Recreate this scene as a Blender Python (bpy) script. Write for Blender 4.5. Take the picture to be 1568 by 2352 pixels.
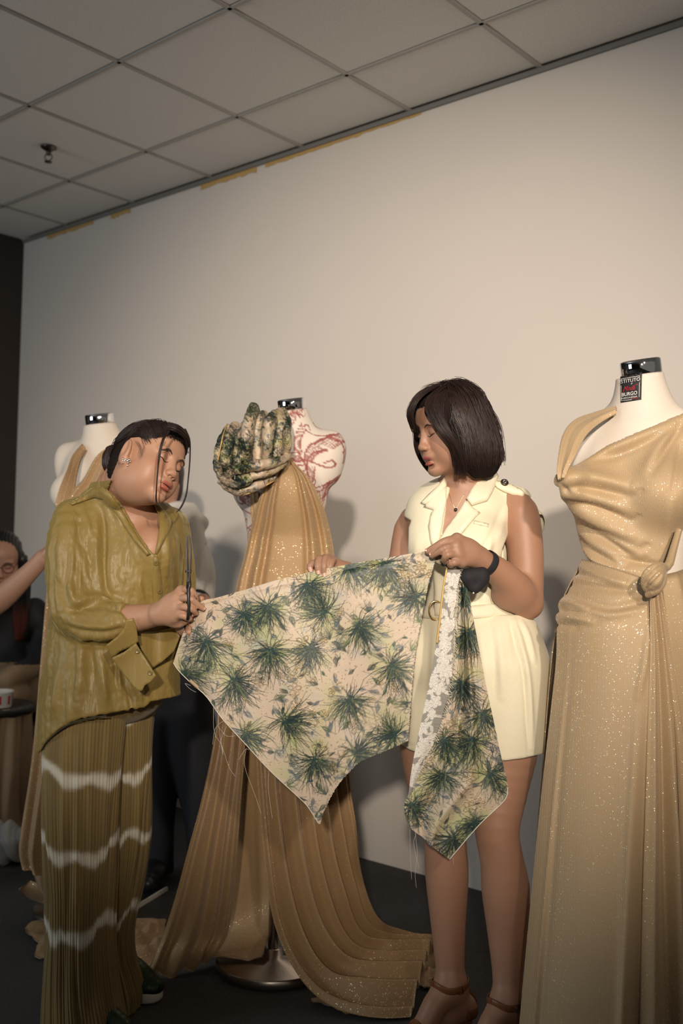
import bpy, bmesh, math
import numpy as np
from mathutils import Vector, Matrix
from mathutils.geometry import delaunay_2d_cdt

for o in list(bpy.data.objects):
    bpy.data.objects.remove(o, do_unlink=True)
SC = bpy.context.scene
COL = SC.collection

# ------------------------------------------------------------------ camera
FPX = 2335.0                      # focal length in pixels of the 1568 x 2352 frame
PITCH, ROLL = math.radians(2.30), math.radians(1.23)
TILE = 0.61                       # ceiling tile pitch, m
CAMH = 2.064 * TILE
CEIL = CAMH + 3.005 * TILE
_cp, _sp, _cr, _sr = math.cos(PITCH), math.sin(PITCH), math.cos(ROLL), math.sin(ROLL)
FW = np.array([0, _cp, _sp]); _u = np.array([0, -_sp, _cp]); _x = np.array([1.0, 0, 0])
XR = _cr * _x + _sr * _u; UR = -_sr * _x + _cr * _u
CAM = np.array([0, 0, CAMH])
cam = bpy.data.cameras.new('camera'); camo = bpy.data.objects.new('camera', cam); COL.objects.link(camo)
camo.matrix_world = Matrix([[XR[0], UR[0], -FW[0], CAM[0]], [XR[1], UR[1], -FW[1], CAM[1]],
                            [XR[2], UR[2], -FW[2], CAM[2]], [0, 0, 0, 1]])
cam.sensor_fit = 'AUTO'; cam.sensor_width = 36.0; cam.lens = FPX / 2352 * 36
cam.clip_start = 0.05
cam.dof.use_dof = True; cam.dof.focus_distance = 2.42; cam.dof.aperture_fstop = 3.2
SC.camera = camo

# ------------------------------------------------------------------ world, lamps, exposure
w = bpy.data.worlds.new('room_ambient'); SC.world = w; w.use_nodes = True
w.node_tree.nodes['Background'].inputs[0].default_value = (0.95, 0.86, 0.76, 1)
w.node_tree.nodes['Background'].inputs[1].default_value = 0.16

def lamp(name, kind, loc, target, energy, color, **kw):
    l = bpy.data.lights.new(name, kind); o = bpy.data.objects.new(name, l); COL.objects.link(o)
    o.location = loc
    o.rotation_euler = (Vector(target) - Vector(loc)).to_track_quat('-Z', 'Y').to_euler()
    l.energy = energy; l.color = color
    for k, v in kw.items(): setattr(l, k, v)
    return o
# warm ceiling track spots behind the photographer, aimed over the stage
lamp('track_spot', 'SPOT', (-0.25, -3.2, 2.35), (0.22, 4.1, 1.50), 1120, (1.0, 0.86, 0.73),
     spot_size=math.radians(31), spot_blend=1.0, shadow_soft_size=0.09)
lamp('track_spot', 'SPOT', (0.95, -2.2, 2.90), (0.05, 4.2, 1.55), 640, (1.0, 0.86, 0.73),
     spot_size=math.radians(36), spot_blend=1.0, shadow_soft_size=0.09)
# cool daylight from a window on the left
lamp('window_light', 'AREA', (-4.6, 1.0, 1.7), (-0.7, 2.8, 1.1), 46, (0.86, 0.94, 1.0),
     shape='RECTANGLE', size=1.6, size_y=1.8)
SC.view_settings.view_transform = 'Standard'; SC.view_settings.look = 'None'
SC.view_settings.gamma = 1.0; SC.view_settings.use_curve_mapping = False
SC.view_settings.exposure = 0.0

# ------------------------------------------------------------------ projection helpers
def ray(px, py): return XR * (px - 784) / FPX - UR * (py - 1176) / FPX + FW
def P(px, py, Y):
    d = ray(px, py); return CAM + d * (Y / d[1])
def Pn(a):
    a = np.asarray(a, float)
    d = np.outer(a[:, 0] - 784, XR) / FPX - np.outer(a[:, 1] - 1176, UR) / FPX + FW
    return CAM + d * (a[:, 2] / d[:, 1])[:, None]
def proj(q):
    q = np.asarray(q, float) - CAM; d = q @ FW
    return np.stack([784 + FPX * (q @ XR) / d, 1176 - FPX * (q @ UR) / d], -1)
def onfloor(px, py, z=0.0):
    d = ray(px, py); return CAM + d * ((z - CAMH) / d[2])

# ------------------------------------------------------------------ object helpers
ORG = {}
def tag(o, label=None, cat=None, group=None, kind=None):
    if label: o['label'] = label
    if cat: o['category'] = cat
    if group: o['group'] = group
    if kind: o['kind'] = kind
    return o
def thing(name, loc, label, cat, group=None):
    o = bpy.data.objects.new(name, None); COL.objects.link(o)
    o.empty_display_size = 0.05
    o.location = [float(x) for x in loc]; ORG[o.name] = np.array(loc, float)
    return tag(o, label, cat, group)
def mesh_data(name, V, faces, smooth=True, cols=None, attrs=None):
    V = np.ascontiguousarray(V, np.float32)
    if not isinstance(faces, (list, tuple)): faces = [faces]
    faces = [np.asarray(f, np.int32) for f in faces if len(f)]
    me = bpy.data.meshes.new(name)
    me.vertices.add(len(V)); me.vertices.foreach_set('co', V.ravel())
    lt = np.concatenate([np.full(len(f), f.shape[1], np.int32) for f in faces])
    lv = np.concatenate([f.ravel() for f in faces])
    me.loops.add(len(lv)); me.loops.foreach_set('vertex_index', lv)
    me.polygons.add(len(lt))
    st = np.concatenate([[0], np.cumsum(lt)[:-1]]).astype(np.int32)
    me.polygons.foreach_set('loop_start', st); me.polygons.foreach_set('loop_total', lt)
    me.polygons.foreach_set('use_smooth', np.full(len(lt), bool(smooth)))
    if cols is not None:
        a = me.attributes.new('Col', 'FLOAT_COLOR', 'POINT')
        c = np.ones((len(V), 4), np.float32); c[:, :3] = cols; a.data.foreach_set('color', c.ravel())
    for k, v in (attrs or {}).items():
        a = me.attributes.new(k, 'FLOAT', 'POINT'); a.data.foreach_set('value', np.asarray(v, np.float32))
    me.update(calc_edges=True); me.validate()
    return me
def obj(name, V, faces, mat, parent=None, smooth=True, cols=None, attrs=None, kind=None):
    """one mesh object; V in world coordinates"""
    V = np.asarray(V, float)
    org = ORG[parent.name] if parent is not None else np.array([(V[:, 0].min() + V[:, 0].max()) / 2, (V[:, 1].min() + V[:, 1].max()) / 2, V[:, 2].min()])
    me = mesh_data(name, V - org, faces, smooth, cols, attrs)
    if mat is not None: me.materials.append(mat)
    o = bpy.data.objects.new(name, me); COL.objects.link(o)
    if parent is not None: o.parent = parent
    else: o.location = org
    ORG[o.name] = org
    if kind: o['kind'] = kind
    return o
def join(parts):
    Vs, Fs, n = [], [], 0
    for V, F in parts:
        if not isinstance(F, (list, tuple)): F = [F]
        Vs.append(V); Fs += [np.asarray(f) + n for f in F if len(f)]; n += len(V)
    by = {}
    for f in Fs: by.setdefault(f.shape[1], []).append(f)
    return np.concatenate(Vs), [np.concatenate(v) for v in by.values()]

def smooth01(x): x = np.clip(x, 0, 1); return x * x * (3 - 2 * x)
def catmull(pts, n):
    p = np.asarray(pts, float)
    if len(p) == 2: return p[0] + (p[1] - p[0]) * np.linspace(0, 1, n)[:, None]
    q = np.vstack([2 * p[0] - p[1], p, 2 * p[-1] - p[-2]])
    seg = np.linalg.norm(np.diff(p[:, :3], axis=0), axis=1) + 1e-9
    cum = np.concatenate([[0], np.cumsum(seg)]); s = np.linspace(0, cum[-1], n)
    i = np.clip(np.searchsorted(cum, s, 'right') - 1, 0, len(p) - 2)
    t = ((s - cum[i]) / seg[i])[:, None]
    a, b, c, d = q[i], q[i + 1], q[i + 2], q[i + 3]
    return .5 * (2 * b + (c - a) * t + (2 * a - 5 * b + 4 * c - d) * t * t + (3 * b - a - 3 * c + d) * t ** 3)
def norm(v): v = np.asarray(v, float); return v / (np.linalg.norm(v, axis=-1, keepdims=True) + 1e-12)
def grid_faces(nu, nv, wrap=False):
    """vertex index = v*nu+u"""
    u = np.arange(nu if wrap else nu - 1); v = np.arange(nv - 1)
    U, Vv = np.meshgrid(u, v); U = U.ravel(); Vv = Vv.ravel(); U2 = (U + 1) % nu
    return np.stack([Vv * nu + U, Vv * nu + U2, (Vv + 1) * nu + U2, (Vv + 1) * nu + U], 1)
def tube(path, r, seg=8, n=None, flat=1.0, cap=True, up=None):
    p = np.asarray(path, float)
    if n: p = catmull(p, n)
    n = len(p); r = np.interp(np.linspace(0, 1, n), np.linspace(0, 1, len(np.atleast_1d(r))), np.atleast_1d(r)) if np.ndim(r) else np.full(n, r)
    t = norm(np.gradient(p, axis=0))
    a = np.array(up, float) if up is not None else np.array([0, 0, 1.0])
    if up is None and abs(t[0] @ a) > .9: a = np.array([1.0, 0, 0])
    A = np.zeros_like(p); a = a - t[0] * (a @ t[0]); a = a / np.linalg.norm(a)
    for i in range(n):
        a = a - t[i] * (a @ t[i]); a = a / (np.linalg.norm(a) + 1e-12); A[i] = a
    B = np.cross(t, A)
    th = np.linspace(0, 2 * np.pi, seg, endpoint=False)
    V = (p[:, None] + r[:, None, None] * (np.cos(th)[None, :, None] * A[:, None] + flat * np.sin(th)[None, :, None] * B[:, None])).reshape(-1, 3)
    F = [grid_faces(seg, n, True)]
    if cap:
        V = np.vstack([V, p[0], p[-1]]); k = len(V) - 2; i = np.arange(seg); j = (i + 1) % seg
        F.append(np.vstack([np.stack([np.full(seg, k), j, i], 1), np.stack([np.full(seg, k + 1), (n - 1) * seg + i, (n - 1) * seg + j], 1)]))
    return V, F
def lathe(profile, seg=32, axis=(0, 0, 1), origin=(0, 0, 0), cap=True):
    pr = np.asarray(profile, float); ax = norm(axis); s = norm(np.cross(ax, [0.31, 0.9, 0.2])); t = np.cross(ax, s)
    th = np.linspace(0, 2 * np.pi, seg, endpoint=False)
    ring = np.cos(th)[:, None] * s + np.sin(th)[:, None] * t
    V = (np.asarray(origin) + pr[:, 1][:, None, None] * ax + pr[:, 0][:, None, None] * ring[None]).reshape(-1, 3)
    F = [grid_faces(seg, len(pr), True)]
    if cap:
        V = np.vstack([V, np.asarray(origin) + ax * pr[0, 1], np.asarray(origin) + ax * pr[-1, 1]]); k = len(V) - 2
        i = np.arange(seg); j = (i + 1) % seg; n = len(pr)
        F.append(np.vstack([np.stack([np.full(seg, k), j, i], 1), np.stack([np.full(seg, k + 1), (n - 1) * seg + i, (n - 1) * seg + j], 1)]))
    return V, F
def box(lo, hi, M=None, bev=0.0):
    bm = bmesh.new(); bmesh.ops.create_cube(bm, size=1)
    lo = np.asarray(lo, float); hi = np.asarray(hi, float)
    for v in bm.verts: v.co = Vector((lo + hi) / 2 + np.array(v.co) * (hi - lo))
    if bev: bmesh.ops.bevel(bm, geom=bm.edges[:], offset=bev, segments=2, affect='EDGES', profile=.5)
    bm.verts.ensure_lookup_table()
    V = np.array([v.co[:] for v in bm.verts]); by = {}
    for f in bm.faces: by.setdefault(len(f.verts), []).append([v.index for v in f.verts])
    bm.free()
    if M is not None: V = V @ np.asarray(M)[:3, :3].T + np.asarray(M)[:3, 3]
    return V, [np.array(x) for x in by.values()]
def frame_mat(o, x, y, z):
    M = np.eye(4); M[:3, 0] = x; M[:3, 1] = y; M[:3, 2] = z; M[:3, 3] = o; return M

# ------------------------------------------------------------------ noise (value noise, numpy)
def vnoise(p, seed=0):
    p = np.asarray(p, float); i = np.floor(p).astype(np.int64); f = p - i; f = f * f * (3 - 2 * f)
    def h(a, b, c):
        n = (a * 374761393 + b * 668265263 + c * 2147483647 + seed * 1442695041) & 0xffffffff
        n = ((n ^ (n >> 13)) * 1274126177) & 0xffffffff
        return ((n ^ (n >> 16)) & 0xffff) / 32767.5 - 1
    r = 0
    for a in (0, 1):
        for b in (0, 1):
            for c in (0, 1):
                wgt = (f[:, 0] if a else 1 - f[:, 0]) * (f[:, 1] if b else 1 - f[:, 1]) * (f[:, 2] if c else 1 - f[:, 2])
                r = r + wgt * h(i[:, 0] + a, i[:, 1] + b, i[:, 2] + c)
    return r

# ------------------------------------------------------------------ implicit surfaces
class SDF:
    def __init__(s, k=0.02): s.pr = []; s.k = k
    def _add(s, fn, lo, hi, k, mode): s.pr.append((mode, fn, np.array(lo, float), np.array(hi, float), s.k if k is None else k)); return s
    def cone(s, a, b, ra, rb=None, k=None, mode='u'):
        a = np.array(a, float); b = np.array(b, float); rb = ra if rb is None else rb
        ba = b - a; l2 = ba @ ba + 1e-12
        def fn(p):
            t = np.clip(((p - a) @ ba) / l2, 0, 1)
            return np.linalg.norm(p - a - t[:, None] * ba, axis=1) - (ra + (rb - ra) * t)
        m = max(ra, rb); return s._add(fn, np.minimum(a, b) - m, np.maximum(a, b) + m, k, mode)
    def chain(s, pts, rs, k=None, sub=3):
        """a limb: one tapering tube through all the joints"""
        pts = np.asarray(pts, float); rs = np.asarray(rs, float); n = (len(pts) - 1) * sub + 1
        q = catmull(np.column_stack([pts, rs]), n); c = q[:, :3]; r = np.maximum(q[:, 3], .002)
        def fn(p):
            d = np.full(len(p), 1e9)
            for i in range(n - 1):
                ba = c[i + 1] - c[i]; t = np.clip(((p - c[i]) @ ba) / (ba @ ba + 1e-12), 0, 1)
                e = p - c[i] - t[:, None] * ba; d = np.minimum(d, np.sqrt((e * e).sum(1)) - (r[i] + (r[i + 1] - r[i]) * t))
            return d
        return s._add(fn, c.min(0) - r.max(), c.max(0) + r.max(), k, 'u')
    def over(s, other, off, lo, hi, k=.01):
        """cloth lying on a body: the body's surface pushed out"""
        return s._add(lambda p: other.eval(p, .08) - off, lo, hi, k, 'u')
    def ell(s, c, r, R=None, k=None, mode='u'):
        c = np.array(c, float); r = np.array(r, float) * np.ones(3); R = np.eye(3) if R is None else np.asarray(R)
        def fn(p):
            q = (p - c) @ R; k0 = np.linalg.norm(q / r, axis=1); k1 = np.linalg.norm(q / r ** 2, axis=1) + 1e-9
            return np.where(k0 < 1e-6, -r.min(), k0 * (k0 - 1) / k1)
        e = np.sqrt((R ** 2) @ (r ** 2)); return s._add(fn, c - e, c + e, k, mode)
    def cut(s, fn, k=0.004):      # keep where fn<0
        return s._add(fn, [-1e9] * 3, [1e9] * 3, k, 'i')
    def eval(s, p, pad=0.03):
        d = np.full(len(p), 1.0)
        for mode, fn, lo, hi, k in s.pr:
            if mode == 'i':
                m = np.nonzero(d < pad)[0]
            else:
                e = pad + k; m = np.nonzero(((p > lo - e) & (p < hi + e)).all(1))[0]
            if not len(m): continue
            q = fn(p[m]); a = d[m]
            if mode == 'u':
                h = np.maximum(k - np.abs(a - q), 0) / max(k, 1e-9); d[m] = np.minimum(a, q) - h * h * k * .25
            else:
                b = -q if mode == 's' else q
                h = np.maximum(k - np.abs(a - b), 0) / max(k, 1e-9); d[m] = np.maximum(a, b) + h * h * k * .25
        return d
    TET = np.array([[1, 1, 1], [1, -1, -1], [-1, 1, -1], [-1, -1, 1.0]])
    def grad(s, p, e=8e-4, pad=.03):
        return norm(sum(s.eval(p + t * e, pad)[:, None] * t for t in s.TET))
    def project(s, p, off=0.0, it=6, pad=.15):
        p = np.array(p, float)
        for _ in range(it):
            d = s.eval(p, pad) - off; g = s.grad(p, 1e-3, pad)
            p = p - g * np.clip(d, -.03, .03)[:, None]
        return p
    def hit(s, pxy, y0, y1):
        """first hit of the surface seen along photo rays; nan when missed"""
        a = np.asarray(pxy, float); Y = np.full(len(a), float(y0)); ok = np.zeros(len(a), bool)
        for _ in range(70):
            q = Pn(np.column_stack([a, Y])); d = s.eval(q, .12)
            d = np.minimum(d, .1); ok = d < 6e-4; Y = np.where(ok, Y, Y + np.maximum(d * .8, 3e-4))
            if (ok | (Y > y1)).all(): break
        ok = (Y <= y1) & (s.eval(Pn(np.column_stack([a, Y])), .12) < 3e-3)
        return Y, ok
    def mesh(s, h, lo=None, hi=None, newton=1, pad_scale=1.25):
        us = [x for x in s.pr if x[0] == 'u']
        L = np.min([x[2] for x in us], 0) - 3 * h; Hh = np.max([x[3] for x in us], 0) + 3 * h
        if lo is not None: L = np.maximum(L, lo)
        if hi is not None: Hh = np.minimum(Hh, hi)
        B = 4; nb = np.ceil((Hh - L) / (B * h)).astype(int); Q = 4
        I = np.stack(np.meshgrid(*[np.arange(int(math.ceil(n / Q))) for n in nb], indexing='ij'), -1).reshape(-1, 3)
        def cull(I, w_):
            c = L + (I + .5) * w_; R = w_ * .87 * pad_scale; k = np.zeros(len(I), bool)
            for i in range(0, len(I), 200000): k[i:i + 200000] = np.abs(s.eval(c[i:i + 200000], R + .01)) < R
            return I[k]
        I = cull(I, B * Q * h)
        sub = np.stack(np.meshgrid(*[np.arange(Q)] * 3, indexing='ij'), -1).reshape(-1, 3)
        I = (I[:, None] * Q + sub[None]).reshape(-1, 3); I = cull(I[(I < nb).all(1)], B * h)
        g = np.stack(np.meshgrid(*[np.arange(B + 1)] * 3, indexing='ij'), -1).reshape(-1, 3)
        gi = (I[:, None] * B + g[None]).reshape(-1, 3)
        val = np.empty(len(gi))
        for i in range(0, len(gi), 300000): val[i:i + 300000] = s.eval(L + gi[i:i + 300000] * h, 3 * h + .004)
        val = val.reshape(-1, B + 1, B + 1, B + 1); neg = val < 0
        cs = sum(neg[:, a:a + B, b:b + B, cc:cc + B].astype(np.int8) for a in (0, 1) for b in (0, 1) for cc in (0, 1))
        act = (cs > 0) & (cs < 8)
        bi, x, y, z = np.nonzero(act)
        co = np.stack([x, y, z], 1); acc = np.zeros((len(bi), 3)); cnt = np.zeros(len(bi))
        cor = [(a, b, cc) for a in (0, 1) for b in (0, 1) for cc in (0, 1)]
        for a in cor:
            for ax in range(3):
                if a[ax]: continue
                b = list(a); b[ax] = 1
                va = val[bi, x + a[0], y + a[1], z + a[2]]; vb = val[bi, x + b[0], y + b[1], z + b[2]]
                m = (va < 0) != (vb < 0); t = np.where(m, va / np.where(m, va - vb, 1), 0)
                q = np.tile(np.array(a, float), (len(bi), 1)); q[:, ax] += t
                acc[m] += q[m]; cnt[m] += 1
        cell = I[bi] * B + co; N = (nb * B + 2).astype(np.int64)
        key = (cell[:, 0] * N[1] + cell[:, 1]) * N[2] + cell[:, 2]
        V = L + (cell + acc / np.maximum(cnt, 1)[:, None]) * h
        o = np.argsort(key); key = key[o]; V = V[o]
        F = []
        for ax in range(3):
            s0 = [slice(0, B)] * 3; s1 = [slice(0, B)] * 3; s1[ax] = slice(1, B + 1)
            na = neg[(slice(None), *s0)]; nb2 = neg[(slice(None), *s1)]
            bi, x, y, z = np.nonzero(na != nb2); flip = na[bi, x, y, z]
            e = I[bi] * B + np.stack([x, y, z], 1); a1, a2 = (ax + 1) % 3, (ax + 2) % 3
            ids = []; ok = np.ones(len(e), bool)
            for d1, d2 in ((1, 1), (0, 1), (0, 0), (1, 0)):
                q = e.copy(); q[:, a1] -= d1; q[:, a2] -= d2
                k = (q[:, 0] * N[1] + q[:, 1]) * N[2] + q[:, 2]; j = np.clip(np.searchsorted(key, k), 0, len(key) - 1)
                ok &= (key[j] == k) & (q >= 0).all(1); ids.append(j)
            f = np.stack(ids, 1); f[~flip] = f[~flip][:, ::-1]; F.append(f[ok])
        F = np.concatenate(F)
        for _ in range(newton):
            for i in range(0, len(V), 300000):
                q = V[i:i + 300000]; d = s.eval(q); gr = s.grad(q); V[i:i + 300000] = q - gr * np.clip(d, -h, h)[:, None]
        return V, F

def vnormals(V, F):
    n = np.zeros_like(V)
    for f in (F if isinstance(F, list) else [F]):
        fn = np.cross(V[f[:, 1]] - V[f[:, 0]], V[f[:, -1]] - V[f[:, 0]])
        for c in range(f.shape[1]):
            for ax in range(3): n[:, ax] += np.bincount(f[:, c], fn[:, ax], len(V))
    return norm(n)
def sculpt(V, N, folds, pxdepth=2.5, ysign=True, facing=True):
    """push cloth along its normals: each fold = (photo polyline, amplitude m, width px[, sharpness])"""
    px = proj(V); tot = np.zeros(len(V))
    face = np.clip(-(N @ FW) * 3 + .6, 0, 1) if facing else 1.0
    for fo in folds:
        pl = np.asarray(fo[0], float); amp, wd = fo[1], fo[2]; asym = fo[3] if len(fo) > 3 else 0.0
        pl = catmull(np.column_stack([pl, np.zeros(len(pl))]), 24)[:, :2]
        m = ((px > pl.min(0) - 3.2 * wd) & (px < pl.max(0) + 3.2 * wd)).all(1); idx = np.nonzero(m)[0]
        if not len(idx): continue
        q = px[idx]; best = np.full(len(q), 1e9); sd = np.zeros(len(q)); tt = np.zeros(len(q))
        for i in range(len(pl) - 1):
            a, b = pl[i], pl[i + 1]; ba = b - a; t = np.clip(((q - a) @ ba) / (ba @ ba + 1e-9), 0, 1)
            r = q - a - t[:, None] * ba; d = np.hypot(r[:, 0], r[:, 1]); u = d < best
            cr = ba[0] * (q[:, 1] - a[1]) - ba[1] * (q[:, 0] - a[0])
            best = np.where(u, d, best); sd = np.where(u, np.sign(cr) * d, sd); tt = np.where(u, (i + t) / (len(pl) - 1), tt)
        x = sd / wd; taper = np.sqrt(np.clip(np.sin(np.pi * np.clip(tt, .03, .97)), 0, 1))
        prof = np.exp(-x * x)
        if asym: prof = prof - asym * np.exp(-((x - np.sign(asym) * 1.3) / .55) ** 2) * np.sign(asym) * np.sign(asym)
        tot[idx] += amp * prof * taper
    return V + N * (tot * face)[:, None]

def patch(poly, S, y0, y1, off, thick, step=6.0, edge=.35, spline=False):
    """a piece of cloth cut to a photo outline and laid on a surface"""
    pl = np.asarray(poly, float)
    if spline: pl = catmull(np.column_stack([np.vstack([pl, pl[:1]]), np.zeros(len(pl) + 1)]), 80)[:-1, :2]
    pts = []
    for a, b in zip(pl, np.roll(pl, -1, 0)):
        n = max(1, int(np.hypot(*(b - a)) / step)); pts += [a + (b - a) * i / n for i in range(n)]
    bd = np.array(pts); nb = len(bd)
    lo, hi = bd.min(0), bd.max(0)
    gx, gy = np.meshgrid(np.arange(lo[0] + step / 2, hi[0], step), np.arange(lo[1] + step / 2, hi[1], step)); g = np.column_stack([gx.ravel(), gy.ravel()])
    ins = np.zeros(len(g), bool); dm = np.full(len(g), 1e9)
    for a, b in zip(bd, np.roll(bd, -1, 0)):
        c = ((a[1] > g[:, 1]) != (b[1] > g[:, 1])) & (g[:, 0] < (b[0] - a[0]) * (g[:, 1] - a[1]) / (b[1] - a[1] + 1e-12) + a[0]); ins ^= c
        t = np.clip(((g - a) @ (b - a)) / ((b - a) @ (b - a) + 1e-9), 0, 1); r = g - a - t[:, None] * (b - a); dm = np.minimum(dm, np.hypot(r[:, 0], r[:, 1]))
    g = g[ins & (dm > step * .55)]
    al = np.vstack([bd, g])
    v2, _, tri, *_ = delaunay_2d_cdt([Vector(p) for p in al], [], [list(range(nb))], 1, 1e-6)
    v2 = np.array([v[:] for v in v2]); T = np.array([list(t) for t in tri])
    isb = np.zeros(len(v2), bool); isb[:nb] = True
    if callable(S): Y = S(v2); ok = np.ones(len(v2), bool)
    else: Y, ok = S.hit(v2, y0, y1)
    if not ok.all():
        if ok.any():
            for i in np.nonzero(~ok)[0]:
                j = np.nonzero(ok)[0][np.argmin(((v2[ok] - v2[i]) ** 2).sum(1))]; Y[i] = Y[j]
        else: Y[:] = (y0 + y1) / 2
    V = Pn(np.column_stack([v2, Y]))
    n = vnormals(V, T); n *= np.where((n @ FW) > 0, -1, 1)[:, None]
    a, b, c = V[T[:, 0]], V[T[:, 1]], V[T[:, 2]]
    fl = (np.cross(b - a, c - a) @ FW) > 0; T[fl] = T[fl][:, ::-1]
    if not callable(S) and ok.any():
        gq = S.grad(V); n = np.where(ok[:, None], norm(gq + .3 * n), n)
    offs = np.where(isb, off * edge, off)
    top = V + n * offs[:, None]; bot = top - n * thick
    k = len(V); i = np.arange(nb); j = (i + 1) % nb
    side = np.stack([i, j, j + k, i + k], 1)
    return np.vstack([top, bot]), [np.vstack([T, T[:, ::-1] + k]), side], v2

def drape(L, R, nu, nv, folds, bulge=0.05, amp=.02, vamp=None, und=0.0, seed=0, soft=0):
    """hanging cloth between a left and a right edge (photo px, px, depth); folds=[(u,width,height)]"""
    l = catmull(Pn(L), nv); r = catmull(Pn(R), nv); u = np.linspace(0, 1, nu)
    for _ in range(soft):
        for e in (l, r): e[1:-1] = (e[:-2] + 2 * e[1:-1] + e[2:]) / 4
    v = np.linspace(0, 1, nv)
    base = l[:, None] * (1 - u[None, :, None]) + r[:, None] * u[None, :, None]
    across = norm(r - l); tv = norm(np.gradient((l + r) / 2, axis=0)); n = norm(np.cross(across, tv)); n *= np.where(((CAM - (l + r) / 2) * n).sum(1) < 0, -1, 1)[:, None]
    wid = np.linalg.norm(r - l, axis=1)
    f = np.zeros(nu)
    for c, wd, hgt in folds: f += hgt * np.exp(-((u - c) / wd) ** 2)
    va = np.ones(nv) if vamp is None else np.interp(v, np.linspace(0, 1, len(vamp)), vamp)
    d = bulge * wid[:, None] * (np.sin(np.pi * u) ** .8)[None] + amp * va[:, None] * f[None]
    if und:
        q = np.column_stack([np.tile(u * 5, nv), np.repeat(v * 7, nu), np.full(nu * nv, seed * 3.7)]); d = d + (und * vnoise(q, seed)).reshape(nv, nu)
    V = (base + n[:, None] * d[..., None]).reshape(-1, 3)
    F = grid_faces(nu, nv)
    a = V[F[:, 0]]; fn = np.cross(V[F[:, 1]] - a, V[F[:, 3]] - a)
    if (fn @ FW).mean() > 0: F = F[:, ::-1]
    return V, F
def thicken(V, F, t, nu, nv):
    n = vnormals(V, F); k = len(V)
    rim = np.concatenate([np.arange(nu), np.arange(1, nv) * nu + nu - 1, (nv - 1) * nu + np.arange(nu - 2, -1, -1), np.arange(nv - 2, 0, -1) * nu])
    j = np.roll(rim, -1)
    side = np.stack([rim, rim + k, j + k, j], 1)
    return np.vstack([V, V - n * t]), [np.vstack([F, F[:, ::-1] + k, side])]
# ------------------------------------------------------------------ materials
def lin(r, g, b): return tuple((c / 255 / 12.92) if c / 255 <= .04045 else ((c / 255 + .055) / 1.055) ** 2.4 for c in (r, g, b))
class MatB:
    def __init__(s, name, color=(.5, .5, .5), rough=.5, metal=0.0, **kw):
        m = bpy.data.materials.new(name); m.use_nodes = True; s.m = m; s.nt = m.node_tree; s.b = s.nt.nodes['Principled BSDF']
        s.b.inputs['Base Color'].default_value = (*color, 1); s.b.inputs['Roughness'].default_value = rough; s.b.inputs['Metallic'].default_value = metal
        for k, v in kw.items(): s.b.inputs[k.replace('_', ' ')].default_value = v
    def n(s, t, **kw):
        x = s.nt.nodes.new(t)
        for k, v in kw.items():
            if k.startswith('i_'): x.inputs[k[2:].replace('_', ' ')].default_value = v
            else: setattr(x, k, v)
        return x
    def l(s, a, b): s.nt.links.new(a, b)
    def coord(s, scale=(1, 1, 1), kind='Object', rot=(0, 0, 0)):
        t = s.n('ShaderNodeTexCoord'); mp = s.n('ShaderNodeMapping'); mp.inputs['Scale'].default_value = scale; mp.inputs['Rotation'].default_value = rot
        s.l(t.outputs[kind], mp.inputs[0]); return mp.outputs[0]
    def noise(s, scale, detail=3, vec=None, rough=.5):
        x = s.n('ShaderNodeTexNoise', i_Scale=scale, i_Detail=detail, i_Roughness=rough)
        s.l(vec or s.coord(), x.inputs['Vector']); return x.outputs['Fac']
    def ramp(s, fac, stops):
        r = s.n('ShaderNodeValToRGB'); e = r.color_ramp.elements
        while len(e) < len(stops): e.new(.5)
        for q, (p, c) in zip(e, stops): q.position = p; q.color = (*c, 1) if len(c) == 3 else c
        s.l(fac, r.inputs[0]); return r.outputs[0]
    def mix(s, fac, a, b, mode='MIX'):
        x = s.n('ShaderNodeMix', data_type='RGBA', blend_type=mode)
        for inp, v in ((x.inputs[0], fac), (x.inputs[6], a), (x.inputs[7], b)):
            if isinstance(v, (float, int)): inp.default_value = v
            elif isinstance(v, tuple): inp.default_value = (*v, 1)
            else: s.l(v, inp)
        return x.outputs[2]
    def math(s, op, a, b=0.0):
        x = s.n('ShaderNodeMath', operation=op)
        for i, v in enumerate((a, b)):
            if isinstance(v, (float, int)): x.inputs[i].default_value = v
            else: s.l(v, x.inputs[i])
        return x.outputs[0]
    def attr(s, name, out='Color'):
        a = s.n('ShaderNodeAttribute', attribute_name=name); return a.outputs[out]
    def color(s, c): s.l(c, s.b.inputs['Base Color']); return s
    def bump(s, h, dist=.001, strength=1.0, prev=None):
        x = s.n('ShaderNodeBump', i_Distance=dist, i_Strength=strength); s.l(h, x.inputs['Height'])
        if prev is not None: s.l(prev, x.inputs['Normal'])
        s.l(x.outputs[0], s.b.inputs['Normal']); return x.outputs[0]

def m_wall():
    m = MatB('wall_paint', (.76, .70, .63), .65)
    m.color(m.ramp(m.noise(1.3, 2), [(.3, (.745, .69, .62)), (.7, (.775, .715, .645))])); m.bump(m.noise(260, 2), .0006, .5); return m.m
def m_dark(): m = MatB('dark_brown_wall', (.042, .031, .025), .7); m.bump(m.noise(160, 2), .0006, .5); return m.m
def m_tile():
    m = MatB('ceiling_tile_board', (.82, .80, .75), .9)
    sp = m.ramp(m.noise(170, 2, rough=.7), [(.36, (.70, .68, .64)), (.47, (.83, .81, .765))]); m.color(sp); m.bump(m.noise(190, 3), .0015, .6); return m.m
def m_carpet():
    m = MatB('grey_carpet', (.06, .06, .06), .95)
    c = m.ramp(m.noise(170, 3, rough=.8), [(.3, (.035, .034, .034)), (.5, (.075, .072, .070)), (.72, (.135, .130, .125))])
    m.color(m.mix(m.noise(4, 2), c, (.06, .058, .056))); m.bump(m.noise(320, 3, rough=.8), .006, .8); return m.m
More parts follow.
